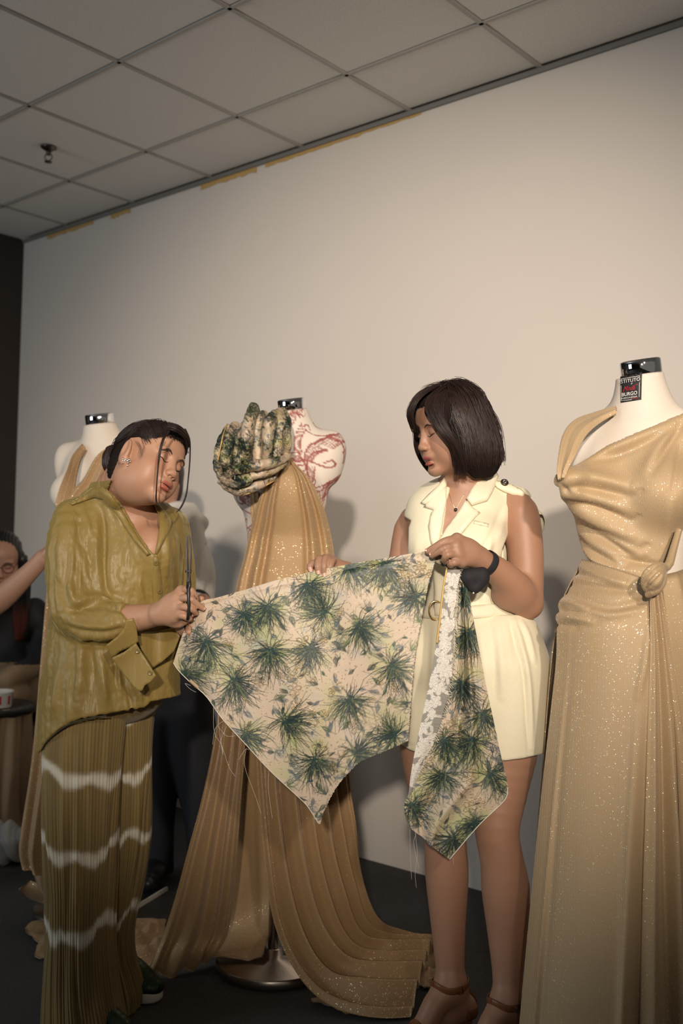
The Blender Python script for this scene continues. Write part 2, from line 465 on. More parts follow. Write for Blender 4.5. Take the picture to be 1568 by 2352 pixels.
def m_gold(name, base, hi, scale=1.0, rot=(0, 0, 0), knit=1.0):
    """gold lame jersey: ribbed knit with metallic threads and scattered glitter points"""
    m = MatB(name, base, .55, .0, Sheen_Weight=.25, Sheen_Roughness=.4)
    v = m.coord(rot=rot)
    wv = m.n('ShaderNodeTexWave', wave_type='BANDS', bands_direction='X', i_Scale=130 * scale, i_Distortion=.8, i_Detail=1.0); m.l(v, wv.inputs['Vector'])
    wz = m.n('ShaderNodeTexWave', wave_type='BANDS', bands_direction='Z', i_Scale=130 * scale, i_Distortion=.6, i_Detail=1.0); m.l(v, wz.inputs['Vector'])
    kn = m.math('MULTIPLY', wv.outputs['Fac'], m.math('ADD', m.math('MULTIPLY', wz.outputs['Fac'], .5), .5))
    vo = m.n('ShaderNodeTexVoronoi', feature='F1', i_Scale=560 * scale); m.l(m.coord(), vo.inputs['Vector'])
    sep = m.n('ShaderNodeSeparateColor'); m.l(vo.outputs['Color'], sep.inputs[0])
    gl = m.math('GREATER_THAN', sep.outputs[0], .968)
    big = m.noise(9, 3)
    c0 = m.mix(m.math('MULTIPLY', kn, knit), tuple(x * .80 for x in base), tuple(min(1, x * 1.12) for x in base))
    c0 = m.mix(big, c0, m.mix(1.0, c0, (1.0, .95, .86), 'MULTIPLY'))
    m.color(m.mix(gl, c0, hi))
    m.l(m.math('ADD', m.math('MULTIPLY', gl, .6), .10), m.b.inputs['Metallic'])
    m.l(m.math('SUBTRACT', .50, m.math('MULTIPLY', gl, .22)), m.b.inputs['Roughness'])
    h = m.math('ADD', m.math('MULTIPLY', kn, .5), m.math('MULTIPLY', sep.outputs[1], m.math('MULTIPLY', gl, 1.6)))
    m.bump(h, .0016, .55); return m.m
def m_satin():
    m = MatB('olive_satin', (.27, .195, .055), .46, 0.0, Sheen_Weight=.30, Sheen_Roughness=.35, Specular_IOR_Level=.45)
    m.b.inputs['Sheen Tint'].default_value = (.85, .78, .42, 1)
    m.color(m.ramp(m.noise(3, 4), [(.3, (.225, .158, .042)), (.7, (.31, .222, .066))]))
    a = m.noise(42, 4, m.coord(scale=(1, 1, .16)), .6); mu = m.noise(30, 5, m.coord(scale=(1, 1, .5)), .65)
    m.bump(m.math('ADD', a, m.math('MULTIPLY', mu, .5)), .006, .5); return m.m
def m_attr(name, rough=.6, bscale=0, bdist=.001, **kw):
    m = MatB(name, (.5, .5, .5), rough, **kw); m.color(m.attr('Col'))
    if bscale: m.bump(m.noise(bscale, 3), bdist, .6)
    return m.m
def m_skin(name, tone):
    m = MatB(name, tone, .48, 0.0, Subsurface_Weight=.12, Subsurface_Scale=.01, Specular_IOR_Level=.45)
    m.b.inputs['Subsurface Radius'].default_value = (1, .35, .2)
    c = m.mix(m.math('MULTIPLY', m.noise(22, 4), .22), m.attr('Col'), m.mix(1.0, m.attr('Col'), (.88, .70, .62), 'MULTIPLY')); m.color(c)
    m.bump(m.noise(900, 2), .0004, .4); return m.m
def m_hair(name, col, hi):
    m = MatB(name, col, .46, 0.0, Specular_IOR_Level=.5)
    m.color(m.mix(m.noise(60, 3), col, hi)); return m.m
def m_brocade(name='brocade_print'):
    m = MatB(name, (.5, .5, .5), .42); m.color(m.attr('Col')); g = m.attr('Gold', 'Fac')
    fl = m.noise(420, 3, rough=.7)
    m.l(m.math('MULTIPLY', g, .9), m.b.inputs['Metallic'])
    m.l(m.math('SUBTRACT', .50, m.math('MULTIPLY', g, .22)), m.b.inputs['Roughness'])
    m.bump(m.math('ADD', m.math('MULTIPLY', g, m.math('MULTIPLY', fl, 1.6)), m.math('MULTIPLY', m.noise(160, 2), .25)), .0028, .8); return m.m
def simple(name, col, rough=.5, metal=0.0, bscale=0, bdist=.001, **kw):
    m = MatB(name, col, rough, metal, **kw)
    if bscale:
        n = m.noise(bscale, 3); m.bump(n, bdist, .6)
        m.color(m.mix(n, tuple(c * .88 for c in col), tuple(min(1, c * 1.1) for c in col)))
    return m.m
def m_hull(name, col):
    m = MatB(name, col, .8, 0.0, Specular_IOR_Level=.15); return m.m
M = dict(
    hullL=m_hull('hair_base_left', (.012, .008, .007)), hullR=m_hull('hair_base_right', (.012, .007, .006)),
    wall=m_wall(), dark=m_dark(), tile=m_tile(), carpet=m_carpet(),
    grid=simple('ceiling_grid_metal', (.44, .42, .385), .5), trim=simple('wall_angle_metal', (.22, .215, .20), .45),
    tape=simple('torn_masking_tape', (.62, .40, .14), .7, bscale=90),
    chrome=simple('chrome', (.80, .81, .83), .05, 1.0), steel=simple('brushed_steel', (.50, .45, .40), .28, 1.0, bscale=60, bdist=.0002),
    form=simple('dress_form_linen', (.74, .66, .56), .75, bscale=500, bdist=.0004),
    gold_front=m_gold('gold_jersey_front', (.54, .395, .235), (1.0, .86, .55), 1.0),
    gold_diag=m_gold('gold_jersey_diagonal', (.51, .37, .215), (1.0, .86, .55), 1.0, rot=(0, .6, 0)),
    gold_mid=m_gold('gold_jersey_train', (.49, .325, .165), (1.0, .80, .45), .9, knit=.5),
    gold_far=m_gold('gold_jersey_far', (.52, .35, .19), (1.0, .80, .48), .8, knit=.35),
    satin=m_satin(), button=simple('olive_button', (.20, .15, .045), .3), pants=m_attr('plisse_tie_dye', .7, 300, .0006, Sheen_Weight=.2),
    cream=simple('cream_suiting', (.80, .74, .54), .62, bscale=420, bdist=.0004, Sheen_Weight=.15), cream_lapel=simple('cream_suiting_lapel', (.83, .77, .57), .5, bscale=420, bdist=.0003),
    brocade=m_brocade(), lace=m_attr('lace_reverse', .8, 500, .0008), thread=simple('loose_thread', (.75, .70, .60), .7), goldthread=simple('gold_selvedge', (.72, .47, .16), .4, .6, bscale=900),
    black=simple('black_plastic', (.012, .012, .013), .35), blackcloth=simple('black_cloth', (.013, .013, .015), .8, bscale=300), navy=simple('dark_navy_trousers', (.012, .013, .017), .8, bscale=200, bdist=.002),
    iron=simple('black_scissor_steel', (.016, .015, .016), .42, .3), gold=simple('gold_metal', (.80, .58, .25), .25, 1.0), silver=simple('silver_metal', (.82, .80, .74), .2, 1.0), darkmetal=simple('dark_bronze', (.12, .10, .085), .35, .9),
    white=simple('white_shirt_cotton', (.62, .60, .56), .75, bscale=120, bdist=.002), whiteplastic=simple('white_plastic', (.62, .62, .58), .4), redprint=simple('red_print', (.35, .03, .03), .5),
    sole=simple('white_rubber', (.66, .62, .54), .6), sneaker=simple('green_metallic_leather', (.018, .035, .015), .28, .5, bscale=40, bdist=.002), tan=simple('tan_leather', (.20, .072, .025), .45, bscale=120, bdist=.0004),
    sofa=simple('tan_upholstery', (.19, .125, .070), .85, bscale=50, bdist=.004), sheet=simple('pale_brown_cloth', (.25, .17, .10), .85, bscale=30, bdist=.005), table=simple('black_tabletop', (.018, .017, .016), .4), bag=simple('pale_blue_plastic_bag', (.42, .44, .44), .35, bscale=12, bdist=.01),
    skinL=m_skin('skin_left_person', (.55, .31, .20)), skinR=m_skin('skin_right_person', (.52, .29, .18)), skinB=m_skin('skin_background', (.42, .22, .14)),
    hairL=m_hair('dark_brown_hair_left', (.012, .008, .007), (.034, .017, .013)), hairR=m_hair('dark_brown_hair_right', (.012, .007, .006), (.036, .017, .012)), hairB=m_hair('black_hair_background', (.008, .007, .007), (.05, .016, .010)),
    lash=simple('lash_black', (.012, .008, .008), .6), brow=simple('brow_hair', (.045, .026, .02), .8), nail=simple('finger_nail', (.62, .36, .28), .25),
    lip=simple('lip_tint', (.42, .12, .09), .35, bscale=500, bdist=.0004), ink=simple('label_black', (.010, .010, .011), .6), white_ink=simple('label_white_thread', (.75, .73, .68), .6), red_ink=simple('label_red_thread', (.45, .015, .03), .6), teeth=simple('teeth', (.7, .66, .6), .3), lining=simple('thin_piping_dark', (.03, .026, .012), .6))
# ------------------------------------------------------------------ room
WD = np.array([0.75699506, -0.6534206]); WN = np.array([-0.6534206, -0.75699506])
C0 = np.array([-1.9376, 6.0314])
def wp(t, z, off=0.0):
    q = C0 + WD * t + WN * off; return np.array([q[0], q[1], z])
def wallbox(name, a, b, z0, z1, thick, mat):
    a = np.asarray(a); b = np.asarray(b); d = (b - a) / np.linalg.norm(b - a); L = np.linalg.norm(b - a); nn = np.array([-d[1], d[0]])
    Mx = frame_mat([*a, 0], [*d, 0], [*nn, 0], [0, 0, 1]); V, F = box([0, 0, z0], [L, thick, z1], Mx)
    return tag(obj(name, V, F, mat, smooth=False), kind='structure')
wallbox('wall_back', C0, C0 + WD * 8.0, 0, CEIL, .12, M['wall'])
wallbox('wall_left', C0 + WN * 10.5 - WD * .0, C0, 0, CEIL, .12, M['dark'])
wallbox('wall_front', C0 + WN * 10.5 + WD * 8, C0 + WN * 10.5, 0, CEIL, .12, M['dark'])
def quad_floor(name, z0, z1, mat):
    c = [C0 - WD * .1 - WN * .1, C0 + WD * 8 - WN * .1, C0 + WD * 8 + WN * 10.6, C0 - WD * .1 + WN * 10.6]
    V = np.array([[*q, z] for z in (z0, z1) for q in c])
    F = np.array([[0, 1, 2, 3], [7, 6, 5, 4], [0, 4, 5, 1], [1, 5, 6, 2], [2, 6, 7, 3], [3, 7, 4, 0]])
    return tag(obj(name, V, F, mat, smooth=False), kind='structure')
quad_floor('floor', -.08, 0.0, M['carpet'])
ceil = quad_floor('ceiling', CEIL + .02, CEIL + .1, M['tile'])
# suspended grid: tile rows run along the back wall
G0 = np.array([-1.54, 7.59]) * TILE
def gp(i, j): return G0 + (WD * i + WN * j) * TILE
tl = {}
for i in range(-3, 8):
    for j in range(-1, 8):
        j0 = -.655 if j < 0 else j
        key = j < 0
        if key not in tl:
            hw = TILE / 2 - .009; hd = (TILE * (1 if not key else .655)) / 2 - .009
            V, F = box([-hw, -hd, .0], [hw, hd, .014], bev=.004); me = mesh_data('tile', V, F, False); me.materials.append(M['tile']); tl[key] = me
        o = bpy.data.objects.new('tile', tl[key]); COL.objects.link(o); o.parent = ceil
        c = (gp(i, j0) + gp(i + 1, j + 1)) / 2
        o.location = Vector((*c, CEIL + .003)) - Vector(ORG[ceil.name]); o.rotation_euler = (0, 0, math.atan2(WD[1], WD[0]))
def gridbar(a, b, wd, name='grid_bar'):
    d = (b - a) / np.linalg.norm(b - a); Mx = frame_mat([*a, CEIL], [*d, 0], [-d[1], d[0], 0], [0, 0, 1])
    V, F = box([0, -wd / 2, -.002], [np.linalg.norm(b - a), wd / 2, .016], Mx); obj(name, V, F, M['grid'], ceil, smooth=False)
for j in range(0, 9): gridbar(gp(-3, j), gp(8, j), .015)
for i in range(-3, 9): gridbar(gp(i, -.665), gp(i, 8), .017)
# wall angle under the tiles and the torn tape below it
V, F = box([0, -.012, CEIL - .020], [8, .004, CEIL - .001], frame_mat([*(C0 + WN * .008), 0], [*WD, 0], [*WN, 0], [0, 0, 1]))
tag(obj('trim_1', V, F, M['trim'], smooth=False), kind='structure')
def wall_t(px, py):
    d = ray(px, py)[:2]; A = np.array([[d[0], -WD[0]], [d[1], -WD[1]]]); s, t = np.linalg.solve(A, C0); return t
rng = np.random.default_rng(7)
for k, (xa, ya, xb, yb, hh) in enumerate([(110, 537, 215, 503, .020), (255, 492, 300, 477, .022), (462, 424, 590, 380, .024), (610, 374, 700, 344, .016), (700, 344, 830, 302, .013), (830, 302, 968, 256, .008)]):
    t0, t1 = wall_t(xa, ya), wall_t(xb, yb); ts = np.linspace(t0, t1, 14)
    top = np.array([wp(t, CEIL - .018, .003) for t in ts]); bot = np.array([wp(t, CEIL - .02 - hh * (.75 + .5 * rng.random()), .004) for t in ts])
    V = np.vstack([top, bot, top - [*WN * .003, 0], bot - [*WN * .003, 0]]); i = np.arange(13)
    F = np.vstack([np.stack([i, i + 14, i + 15, i + 1], 1), np.stack([i + 28, i + 29, i + 43, i + 42], 1), np.stack([i + 14, i + 42, i + 43, i + 15], 1)])
    tag(obj('trim_%d' % (k + 2), V, F, M['tape'], smooth=False), kind='structure')
# sprinkler head
d = ray(112, 338); s0 = CAM + d * ((CEIL - CAMH) / d[2])
sp = thing('sprinkler_head', s0 - [0, 0, .075], 'dark metal sprinkler head hanging from a ceiling tile at the left', 'sprinkler')
V, F = lathe([(.036, 0), (.036, -.004), (.024, -.012), (.014, -.018)], 24, origin=s0); obj('escutcheon', V, F, M['darkmetal'], sp)
V, F = lathe([(.012, -.012), (.012, -.034), (.007, -.038)], 16, origin=s0); obj('body', V, F, M['darkmetal'], sp)
obj('frame_arms', *join([tube([s0 + [x, 0, -.034], s0 + [x * 1.4, 0, -.05], s0 + [0, 0, -.067]], .0025, 6, 8) for x in (-.012, .012)]), M['darkmetal'], sp)
V, F = lathe([(.016, -.066), (.018, -.068), (.016, -.071)], 20, origin=s0); obj('deflector', V, F, M['darkmetal'], sp)

# ------------------------------------------------------------------ dress forms
def Rz(a): c, s = math.cos(a), math.sin(a); return np.array([[c, -s, 0], [s, c, 0], [0, 0, 1.0]])
def form_sdf(base, yaw, dz=0.0, off=0.0, neck=True, sw=1.0):
    R = Rz(yaw); S = SDF(.06)
    T = lambda x, y, z: np.asarray(base) + R @ np.array([x, y, 0]) + [0, 0, z + dz]
    r = lambda *a: np.array(a) + off
    S.ell(T(0, 0, 1.43), r(.142, .100, .16), R); S.ell(T(0, .01, 1.525), r(.135 * sw, .070, .065), R)
    S.ell(T(0, 0, 1.25), r(.112, .085, .17), R); S.ell(T(0, .005, 1.03), r(.165, .122, .2), R)
    for s in (-1, 1):
        S.ell(T(s * .150 * sw, .015, 1.525), r(.036, .050, .075), R, .04); S.cone(T(s * .03, .025, 1.60), T(s * .14 * sw, .02, 1.565), .040 + off, .030 + off)
        S.ell(T(s * .072, -.075, 1.425), r(.060, .052, .062), R, .04)
    if neck: S.cone(T(0, .035, 1.52), T(0, -.012, 1.70), .062 + off, .045 + off, .05)
    S.cut(lambda p: (base[2] + .86 + dz) - p[:, 2]); return S, T, R
def dress_form(base, yaw, label, mat, capax, capc, capr=.046, dz=0.0, cols=None, seed=0, group=None, h=.006, sw=1.0):
    S, T, R = form_sdf(base, yaw, dz, sw=sw)
    ax = norm(capax); cc = np.asarray(capc)
    S.cone(cc - ax * .10, cc - ax * .02, capr * 1.30, capr * .985, .03)
    S.cut(lambda p: (p - (cc - ax * .016)) @ ax, .002)
    t = thing('dress_form', base, label, 'dress form', group)
    V, F = S.mesh(h, lo=[-9, -9, base[2] + .8 + dz])
    c = cols(V, S) if cols else None
    obj('torso', V, F, mat, t, cols=c)
    V, F = lathe([(capr * .97, -.016), (capr, -.014), (capr, .016), (capr * .96, .019), (capr * .3, .0195)], 48, ax, cc); obj('neck_cap', V, F, M['chrome'], t)
    V, F = lathe([(.016, .02), (.016, .90 + dz)], 24, origin=base); obj('pole', V, F, M['steel'], t)
    V, F = lathe([(.012, 0), (.17, .001), (.172, .004), (.172, .026), (.168, .031), (.03, .034), (.026, .06), (.02, .062)], 64, origin=base); obj('base_disc', V, F, M['steel'], t)
    return t, S, T, R
YC, YL, YR = 3.13, 3.55, 2.34
bC = P(627, 2180, YC); bC = np.array([bC[0], YC, 0.0])
bL = np.array([P(225, 1100, YL)[0], YL, 0.0]); bR = np.array([P(1463, 1150, YR)[0], YR, 0.0])
def poly_sd(q, poly):
    """signed distance in px to a photo outline, negative inside"""
    pl = np.asarray(poly, float); ins = np.zeros(len(q), bool); dm = np.full(len(q), 1e9)
    for a, b in zip(pl, np.roll(pl, -1, 0)):
        c = ((a[1] > q[:, 1]) != (b[1] > q[:, 1])) & (q[:, 0] < (b[0] - a[0]) * (q[:, 1] - a[1]) / (b[1] - a[1] + 1e-12) + a[0]); ins ^= c
        ba = b - a; t = np.clip(((q - a) @ ba) / (ba @ ba + 1e-9), 0, 1); r = q - a - t[:, None] * ba; dm = np.minimum(dm, np.hypot(r[:, 0], r[:, 1]))
    return np.where(ins, -dm, dm)
def outline_cut(poly, Y): return lambda p: poly_sd(proj(p), poly) * Y / FPX

# red scroll print of the centre form, drawn in (turn, height)
def red_print(V, S):
    n = 900; cv = np.zeros((n, n)); r = np.random.default_rng(5)
    def stroke(pts, wd, a=1.0):
        p = catmull(np.column_stack([pts, np.zeros(len(pts))]), 240)[:, :2]
        for dx in range(-4, 5):
            for dy in range(-4, 5):
                wgt = np.clip(wd / 2 + .5 - math.hypot(dx, dy), 0, 1)
                if wgt > 0: np.maximum.at(cv, ((p[:, 1] + dy).astype(int) % n, (p[:, 0] + dx).astype(int) % n), wgt * a)
    for k in range(150):
        c = np.array([r.uniform(0, n), r.uniform(0, n)]); a0 = r.uniform(0, 6.28); R0 = r.uniform(38, 80); sw = r.uniform(.8, 1.7) * r.choice([-1, 1])
        th = a0 + np.linspace(0, sw, 9)
        for q in range(6):
            rr = R0 + q * 5.2; stroke(c + np.column_stack([np.cos(th), np.sin(th)]) * rr * [1, 1.2], 4.6 if q in (0, 5) else 2.4, 1 if q in (0, 5) else .85)
        e = c + np.array([math.cos(th[-1]), math.sin(th[-1])]) * (R0 + 13); d = np.array([-math.sin(th[-1]), math.cos(th[-1])]) * np.sign(sw)
        L = r.uniform(70, 130); nn = np.array([-d[1], d[0]]) * r.choice([-1, 1])
        hook = [e, e + d * L * .4 + nn * 8, e + d * L, e + d * (L + 12) + nn * 16, e + d * (L - 2) + nn * 26, e + d * (L - 12) + nn * 14]
        stroke(np.array(hook), 5.0)
    q = V - bC; u = (np.arctan2(q[:, 0], -q[:, 1]) / (2 * np.pi) + .5) * n * 1.0; v = (q[:, 2] - .95) / .72 * n
    m = cv[v.astype(int) % n, u.astype(int) % n]
    base = np.array([.74, .66, .57]); red = np.array([.27, .028, .026])
    return base + (red - base) * (m * .9)[:, None]
M['form_red'] = m_attr('dress_form_red_print', .7, 500, .0004)
formC, SC_, TC, RC = dress_form(bC, math.radians(-22), 'white dress form with dark red scroll print under the green ruffle', M['form_red'], (-.15, -.10, 1), P(671, 931, YC - .02), .0445, 0.02, red_print, h=.0045)
formL, SL_, TL_, RL = dress_form(bL, math.radians(-25), 'plain cream dress form behind the olive blouse, chrome neck cap', M['form'], (-.14, -.10, 1), P(229, 964, YL - .02), .049, 0.02)
formR, SR_, TR, RR = dress_form(bR, math.radians(-28), 'cream dress form at the right with a black woven neck label', M['form'], (-.16, -.10, 1), P(1471, 846, YR - .02), .0465, -.015, h=.005, sw=.86)

# ------------------------------------------------------------------ woven label on the right form's neck
lab_px = [(1425.5, 865), (1474, 857), (1472.5, 918), (1426, 925)]
S_lab = SR_
V, F, _ = patch(lab_px, S_lab, 2.1, 2.5, .0016, .0012, step=3.0, edge=1.0)
label_o = obj('neck_label', V, F, M['ink'], formR, smooth=False); label_o['label'] = 'black woven label with white and red lettering'
def on_label(uv, off=.0022):
    """uv in label units 0..48 x 0..68 (px), v downwards"""
    uv = np.asarray(uv, float); a, b, c, d = [np.array(x, float) for x in lab_px]
    s = uv[:, 0:1] / 48; t = uv[:, 1:2] / 64
    q = (a * (1 - s) + b * s) * (1 - t) + (d * (1 - s) + c * s) * t
    Y, ok = S_lab.hit(q, 2.1, 2.5)
    if not ok.all() and ok.any(): Y[~ok] = np.median(Y[ok])
    V = Pn(np.column_stack([q, Y])); return V + S_lab.grad(V) * off
def text_uv(s, x, y, h, shear=0.0, wd=None, bold=0.0):
    cu = bpy.data.curves.new('lettering', 'FONT'); cu.body = s; cu.size = 1.0; cu.shear = shear; cu.resolution_u = 3; cu.offset = bold
    ob = bpy.data.objects.new('lettering', cu); COL.objects.link(ob); dg = bpy.context.evaluated_depsgraph_get(); dg.update()
    me = bpy.data.meshes.new_from_object(ob.evaluated_get(dg)); bpy.data.objects.remove(ob); bpy.data.curves.remove(cu)
    me.calc_loop_triangles()
    v = np.array([q.co[:2] for q in me.vertices]); f = np.array([t.vertices[:] for t in me.loop_triangles]); bpy.data.meshes.remove(me)
    v -= v.min(0); sy = h / v[:, 1].max(); sx = sy if wd is None else wd / v[:, 0].max()
    return np.column_stack([x + v[:, 0] * sx, y + h - v[:, 1] * sy]), f
def put_text(name, s, x, y, h, mat, **k):
    uv, f = text_uv(s, x, y, h, **k); V = on_label(uv); f2 = f.copy()
    n = np.cross(V[f[:, 1]] - V[f[:, 0]], V[f[:, 2]] - V[f[:, 0]]); fl = (n @ FW) > 0; f2[fl] = f2[fl][:, ::-1]
    o = obj(name, V, f2, mat, label_o, smooth=False); return o
put_text('lettering', 'ISTITUTO', -.6, 9.0, 8.4, M['white_ink'], wd=44.5)
put_text('lettering', 'di', 23.5, 19.4, 3.6, M['white_ink'], shear=.3)
put_text('lettering', 'Moda', 6.0, 26.0, 11.5, M['red_ink'], shear=.55, wd=27)
put_text('lettering', 'BURGO', 3.6, 41.0, 9.0, M['white_ink'], wd=34.5, bold=.01)
put_text('lettering', 'INDONESIA', 2.2, 52.6, 4.2, M['white_ink'], wd=36.5)
def lab_line(pts, wd, mat):
    pts = np.asarray(pts, float); p = np.vstack([np.linspace(a, b, 8)[:-1] for a, b in zip(pts[:-1], pts[1:])] + [pts[-1:]])
    t = norm(np.gradient(p, axis=0)); nn = np.column_stack([-t[:, 1], t[:, 0]]); V = on_label(np.vstack([p + nn * wd / 2, p - nn * wd / 2])); k = len(p); i = np.arange(k - 1)
    F = np.stack([i, i + 1, i + k + 1, i + k], 1)
    if (np.cross(V[F[:, 1]] - V[F[:, 0]], V[F[:, 3]] - V[F[:, 0]]) @ FW).mean() > 0: F = F[:, ::-1]
    obj('border_line', V, F, mat, label_o, smooth=False)
lab_line([(2.0, 10), (2.0, 6.0), (42.5, 5.6), (42.5, 8.8)], .9, M['white_ink'])
lab_line([(42.8, 21), (42.8, 57)], .9, M['white_ink'])
lab_line([(2.0, 22), (2.0, 60), (12, 60.2)], .7, M['white_ink'])
lab_line([(12, 60.2), (26, 60.4)], 1.1, M['white_ink']); lab_line([(26, 58.8), (40, 58.6)], 1.0, M['red_ink'])
lab_line([(28, 31), (33, 26), (38, 24.5), (38.5, 26.5), (35.5, 27.5)], .6, M['red_ink']); lab_line([(9, 35), (6, 39), (5.6, 41), (8, 40.5)], .6, M['red_ink'])

# ------------------------------------------------------------------ gown on the right form
gR = thing('draped_gown', bR + [0, 0, .0], 'gold knit gown with cowl bodice and knotted waist on the right dress form', 'gown')
SB, _, _ = form_sdf(bR, math.radians(-28), -.015, .0105, neck=False, sw=.86); SB.ell(P(1305, 1112, 2.27), (.030, .045, .034), k=.05)
bod = [(1700, 880), (1640, 915), (1568, 953), (1530, 975), (1490, 994), (1450, 1012), (1400, 1034), (1350, 1059), (1318, 1074), (1296, 1088), (1270, 1092), (1266, 1108), (1283, 1118), (1288, 1146), (1308, 1182), (1322, 1230), (1338, 1262), (1368, 1300), (1400, 1325), (1440, 1346), (1486, 1362), (1510, 1352), (1530, 1310), (1548, 1290), (1562, 1230), (1600, 1150), (1760, 1100)]
SB.cut(outline_cut(bod, YR))
V, F = SB.mesh(.0038); N = vnormals(V, F)
V = sculpt(V, N, [
    ([(1568, 953), (1490, 994), (1400, 1034), (1318, 1074), (1285, 1098)], .014, 15), ([(1287, 1102), (1344, 1066), (1428, 1040), (1512, 1002), (1568, 968)], -.006, 9),
    ([(1282, 1104), (1330, 1096), (1380, 1102), (1450, 1118)], .014, 17, .7), ([(1292, 1130), (1372, 1146), (1450, 1176)], .010, 14, .9),
    ([(1296, 1150), (1358, 1184), (1470, 1240)], .010, 15, .9), ([(1308, 1172), (1372, 1206), (1470, 1270)], .009, 14, .9),
    ([(1318, 1200), (1372, 1250), (1430, 1284)], .009, 13, .9), ([(1334, 1236), (1380, 1284), (1500, 1330)], .009, 14, .8), ([(1345, 1264), (1400, 1314), (1490, 1348)], .013, 10),
    ([(1417, 1276), (1456, 1290), (1525, 1298)], -.007, 6), ([(1572, 966), (1530, 1030), (1496, 1084)], -.0085, 9), ([(1560, 968), (1512, 1030), (1480, 1084)], .009, 15),
    ([(1566, 1000), (1556, 1070), (1542, 1140)], -.006, 8), ([(1290, 1112), (1300, 1128), (1312, 1134)], -.008, 6), ([(1540, 1150), (1530, 1230), (1524, 1296)], .006, 12)])
obj('bodice', V, F, M['gold_front'], gR)
# shoulder strap on the left
Lp = [(1418, 938, 2.33), (1370, 952, 2.33), (1319, 969, 2.31), (1293, 997, 2.29), (1283, 1040, 2.26), (1280, 1085, 2.235), (1284, 1104, 2.225)]
Rp = [(1416, 950, 2.30), (1378, 972, 2.285), (1350, 996, 2.26), (1332, 1024, 2.24), (1320, 1050, 2.225), (1306, 1076, 2.215), (1296, 1098, 2.212)]
V, F = drape(Lp, Rp, 20, 60, [(.15, .1, .8), (.5, .12, -.5), (.85, .1, .8)], .25, .006); V, F = thicken(V, F, .004, 20, 60); obj('shoulder_strap', V, F, M['gold_front'], gR)
# front skirt panel
Ls = [(1336, 1284, 2.35), (1326, 1320, 2.34), (1304, 1356, 2.33), (1281, 1400, 2.32), (1278, 1440, 2.32), (1276, 1520, 2.32), (1262, 1650, 2.32), (1242, 1830, 2.32), (1222, 2030, 2.32), (1202, 2240, 2.32), (1188, 2400, 2.32), (1180, 2490, 2.32)]
Rs = [(1500, 1335, 2.175), (1502, 1352, 2.172), (1502, 1385, 2.168), (1500, 1450, 2.16), (1497, 1500, 2.155), (1493, 1580, 2.15), (1487, 1700, 2.15), (1479, 1860, 2.15), (1472, 2040, 2.15), (1464, 2250, 2.15), (1458, 2420, 2.15), (1456, 2500, 2.15)]
nu, nv = 110, 190
V, F = drape(Ls, Rs, nu, nv, [(.20, .03, .55), (.24, .05, -.35), (.93, .045, 1.0), (.985, .03, -1.2), (.5, .2, .2)], .16, .014, [0, .1, .5, .9, 1, 1])
N = vnormals(V, F)
V = sculpt(V, N, [([(1325, 1300), (1370, 1318), (1440, 1340)], .008, 10, .8), ([(1312, 1330), (1370, 1334), (1440, 1345)], .009, 10, .9), ([(1300, 1358), (1330, 1376), (1400, 1398), (1470, 1384), (1500, 1366)], -.010, 10),
    ([(1290, 1378), (1340, 1396), (1400, 1410), (1470, 1398)], .011, 11), ([(1284, 1392), (1310, 1388), (1350, 1396)], .010, 8, .8), ([(1280, 1404), (1300, 1398), (1330, 1404)], -.010, 5),
    ([(1278, 1420), (1310, 1418), (1360, 1428)], .010, 10, .8), ([(1280, 1436), (1310, 1438), (1330, 1446)], -.008, 6), ([(1499, 1400), (1486, 1480), (1478, 1540), (1465, 1600)], .006, 9)], facing=False)
Vt, Ft = thicken(V, F, .003, nu, nv); obj('front_panel', Vt, Ft, M['gold_front'], gR)
# tail of the knot: second panel with folds
Lt = [(1492, 1352, 2.155), (1492, 1420, 2.15), (1492, 1500, 2.15), (1487, 1650, 2.15), (1481, 1850, 2.15), (1474, 2080, 2.15), (1470, 2300, 2.15), (1468, 2500, 2.15)]
Rt = [(1520, 1352, 2.15), (1532, 1420, 2.16), (1546, 1500, 2.17), (1572, 1650, 2.18), (1596, 1850, 2.19), (1620, 2080, 2.20), (1640, 2300, 2.21), (1650, 2500, 2.22)]
V, F = drape(Lt, Rt, 74, 130, [(.12, .06, .8), (.36, .05, -1), (.5, .06, .9), (.64, .04, -.9), (.8, .06, .8), (.93, .05, -.6)], .08, .016, [.25, .6, 1, 1, 1]); Vt, Ft = thicken(V, F, .003, 74, 130); obj('knot_tail', Vt, Ft, M['gold_diag'], gR)
Lq = [(1516, 1322, 2.165), (1530, 1450, 2.162), (1545, 1600, 2.165), (1560, 1900, 2.17), (1575, 2500, 2.18)]; Rq = [(1620, 1290, 2.235), (1690, 1420, 2.25), (1730, 1600, 2.28), (1770, 1900, 2.31), (1800, 2500, 2.33)]
V, F = drape(Lq, Rq, 40, 70, [(.2, .08, .7), (.5, .1, -.6), (.75, .1, .7)], .12, .012); Vt, Ft = thicken(V, F, .003, 40, 70); obj('side_panel', Vt, Ft, M['gold_diag'], gR)
# back of the skirt, closing the shape behind
Lb = [(1336, 1290, 2.37), (1278, 1440, 2.40), (1242, 1830, 2.42), (1190, 2480, 2.44)]; Rb = [(1600, 1290, 2.40), (1700, 1440, 2.42), (1740, 1830, 2.44), (1800, 2480, 2.46)]
V, F = drape(Lb, Rb, 50, 80, [(.3, .08, .5), (.6, .1, -.6)], -.18, .012); Vt, Ft = thicken(V, F, .003, 50, 80); obj('back_panel', Vt, Ft, M['gold_front'], gR)
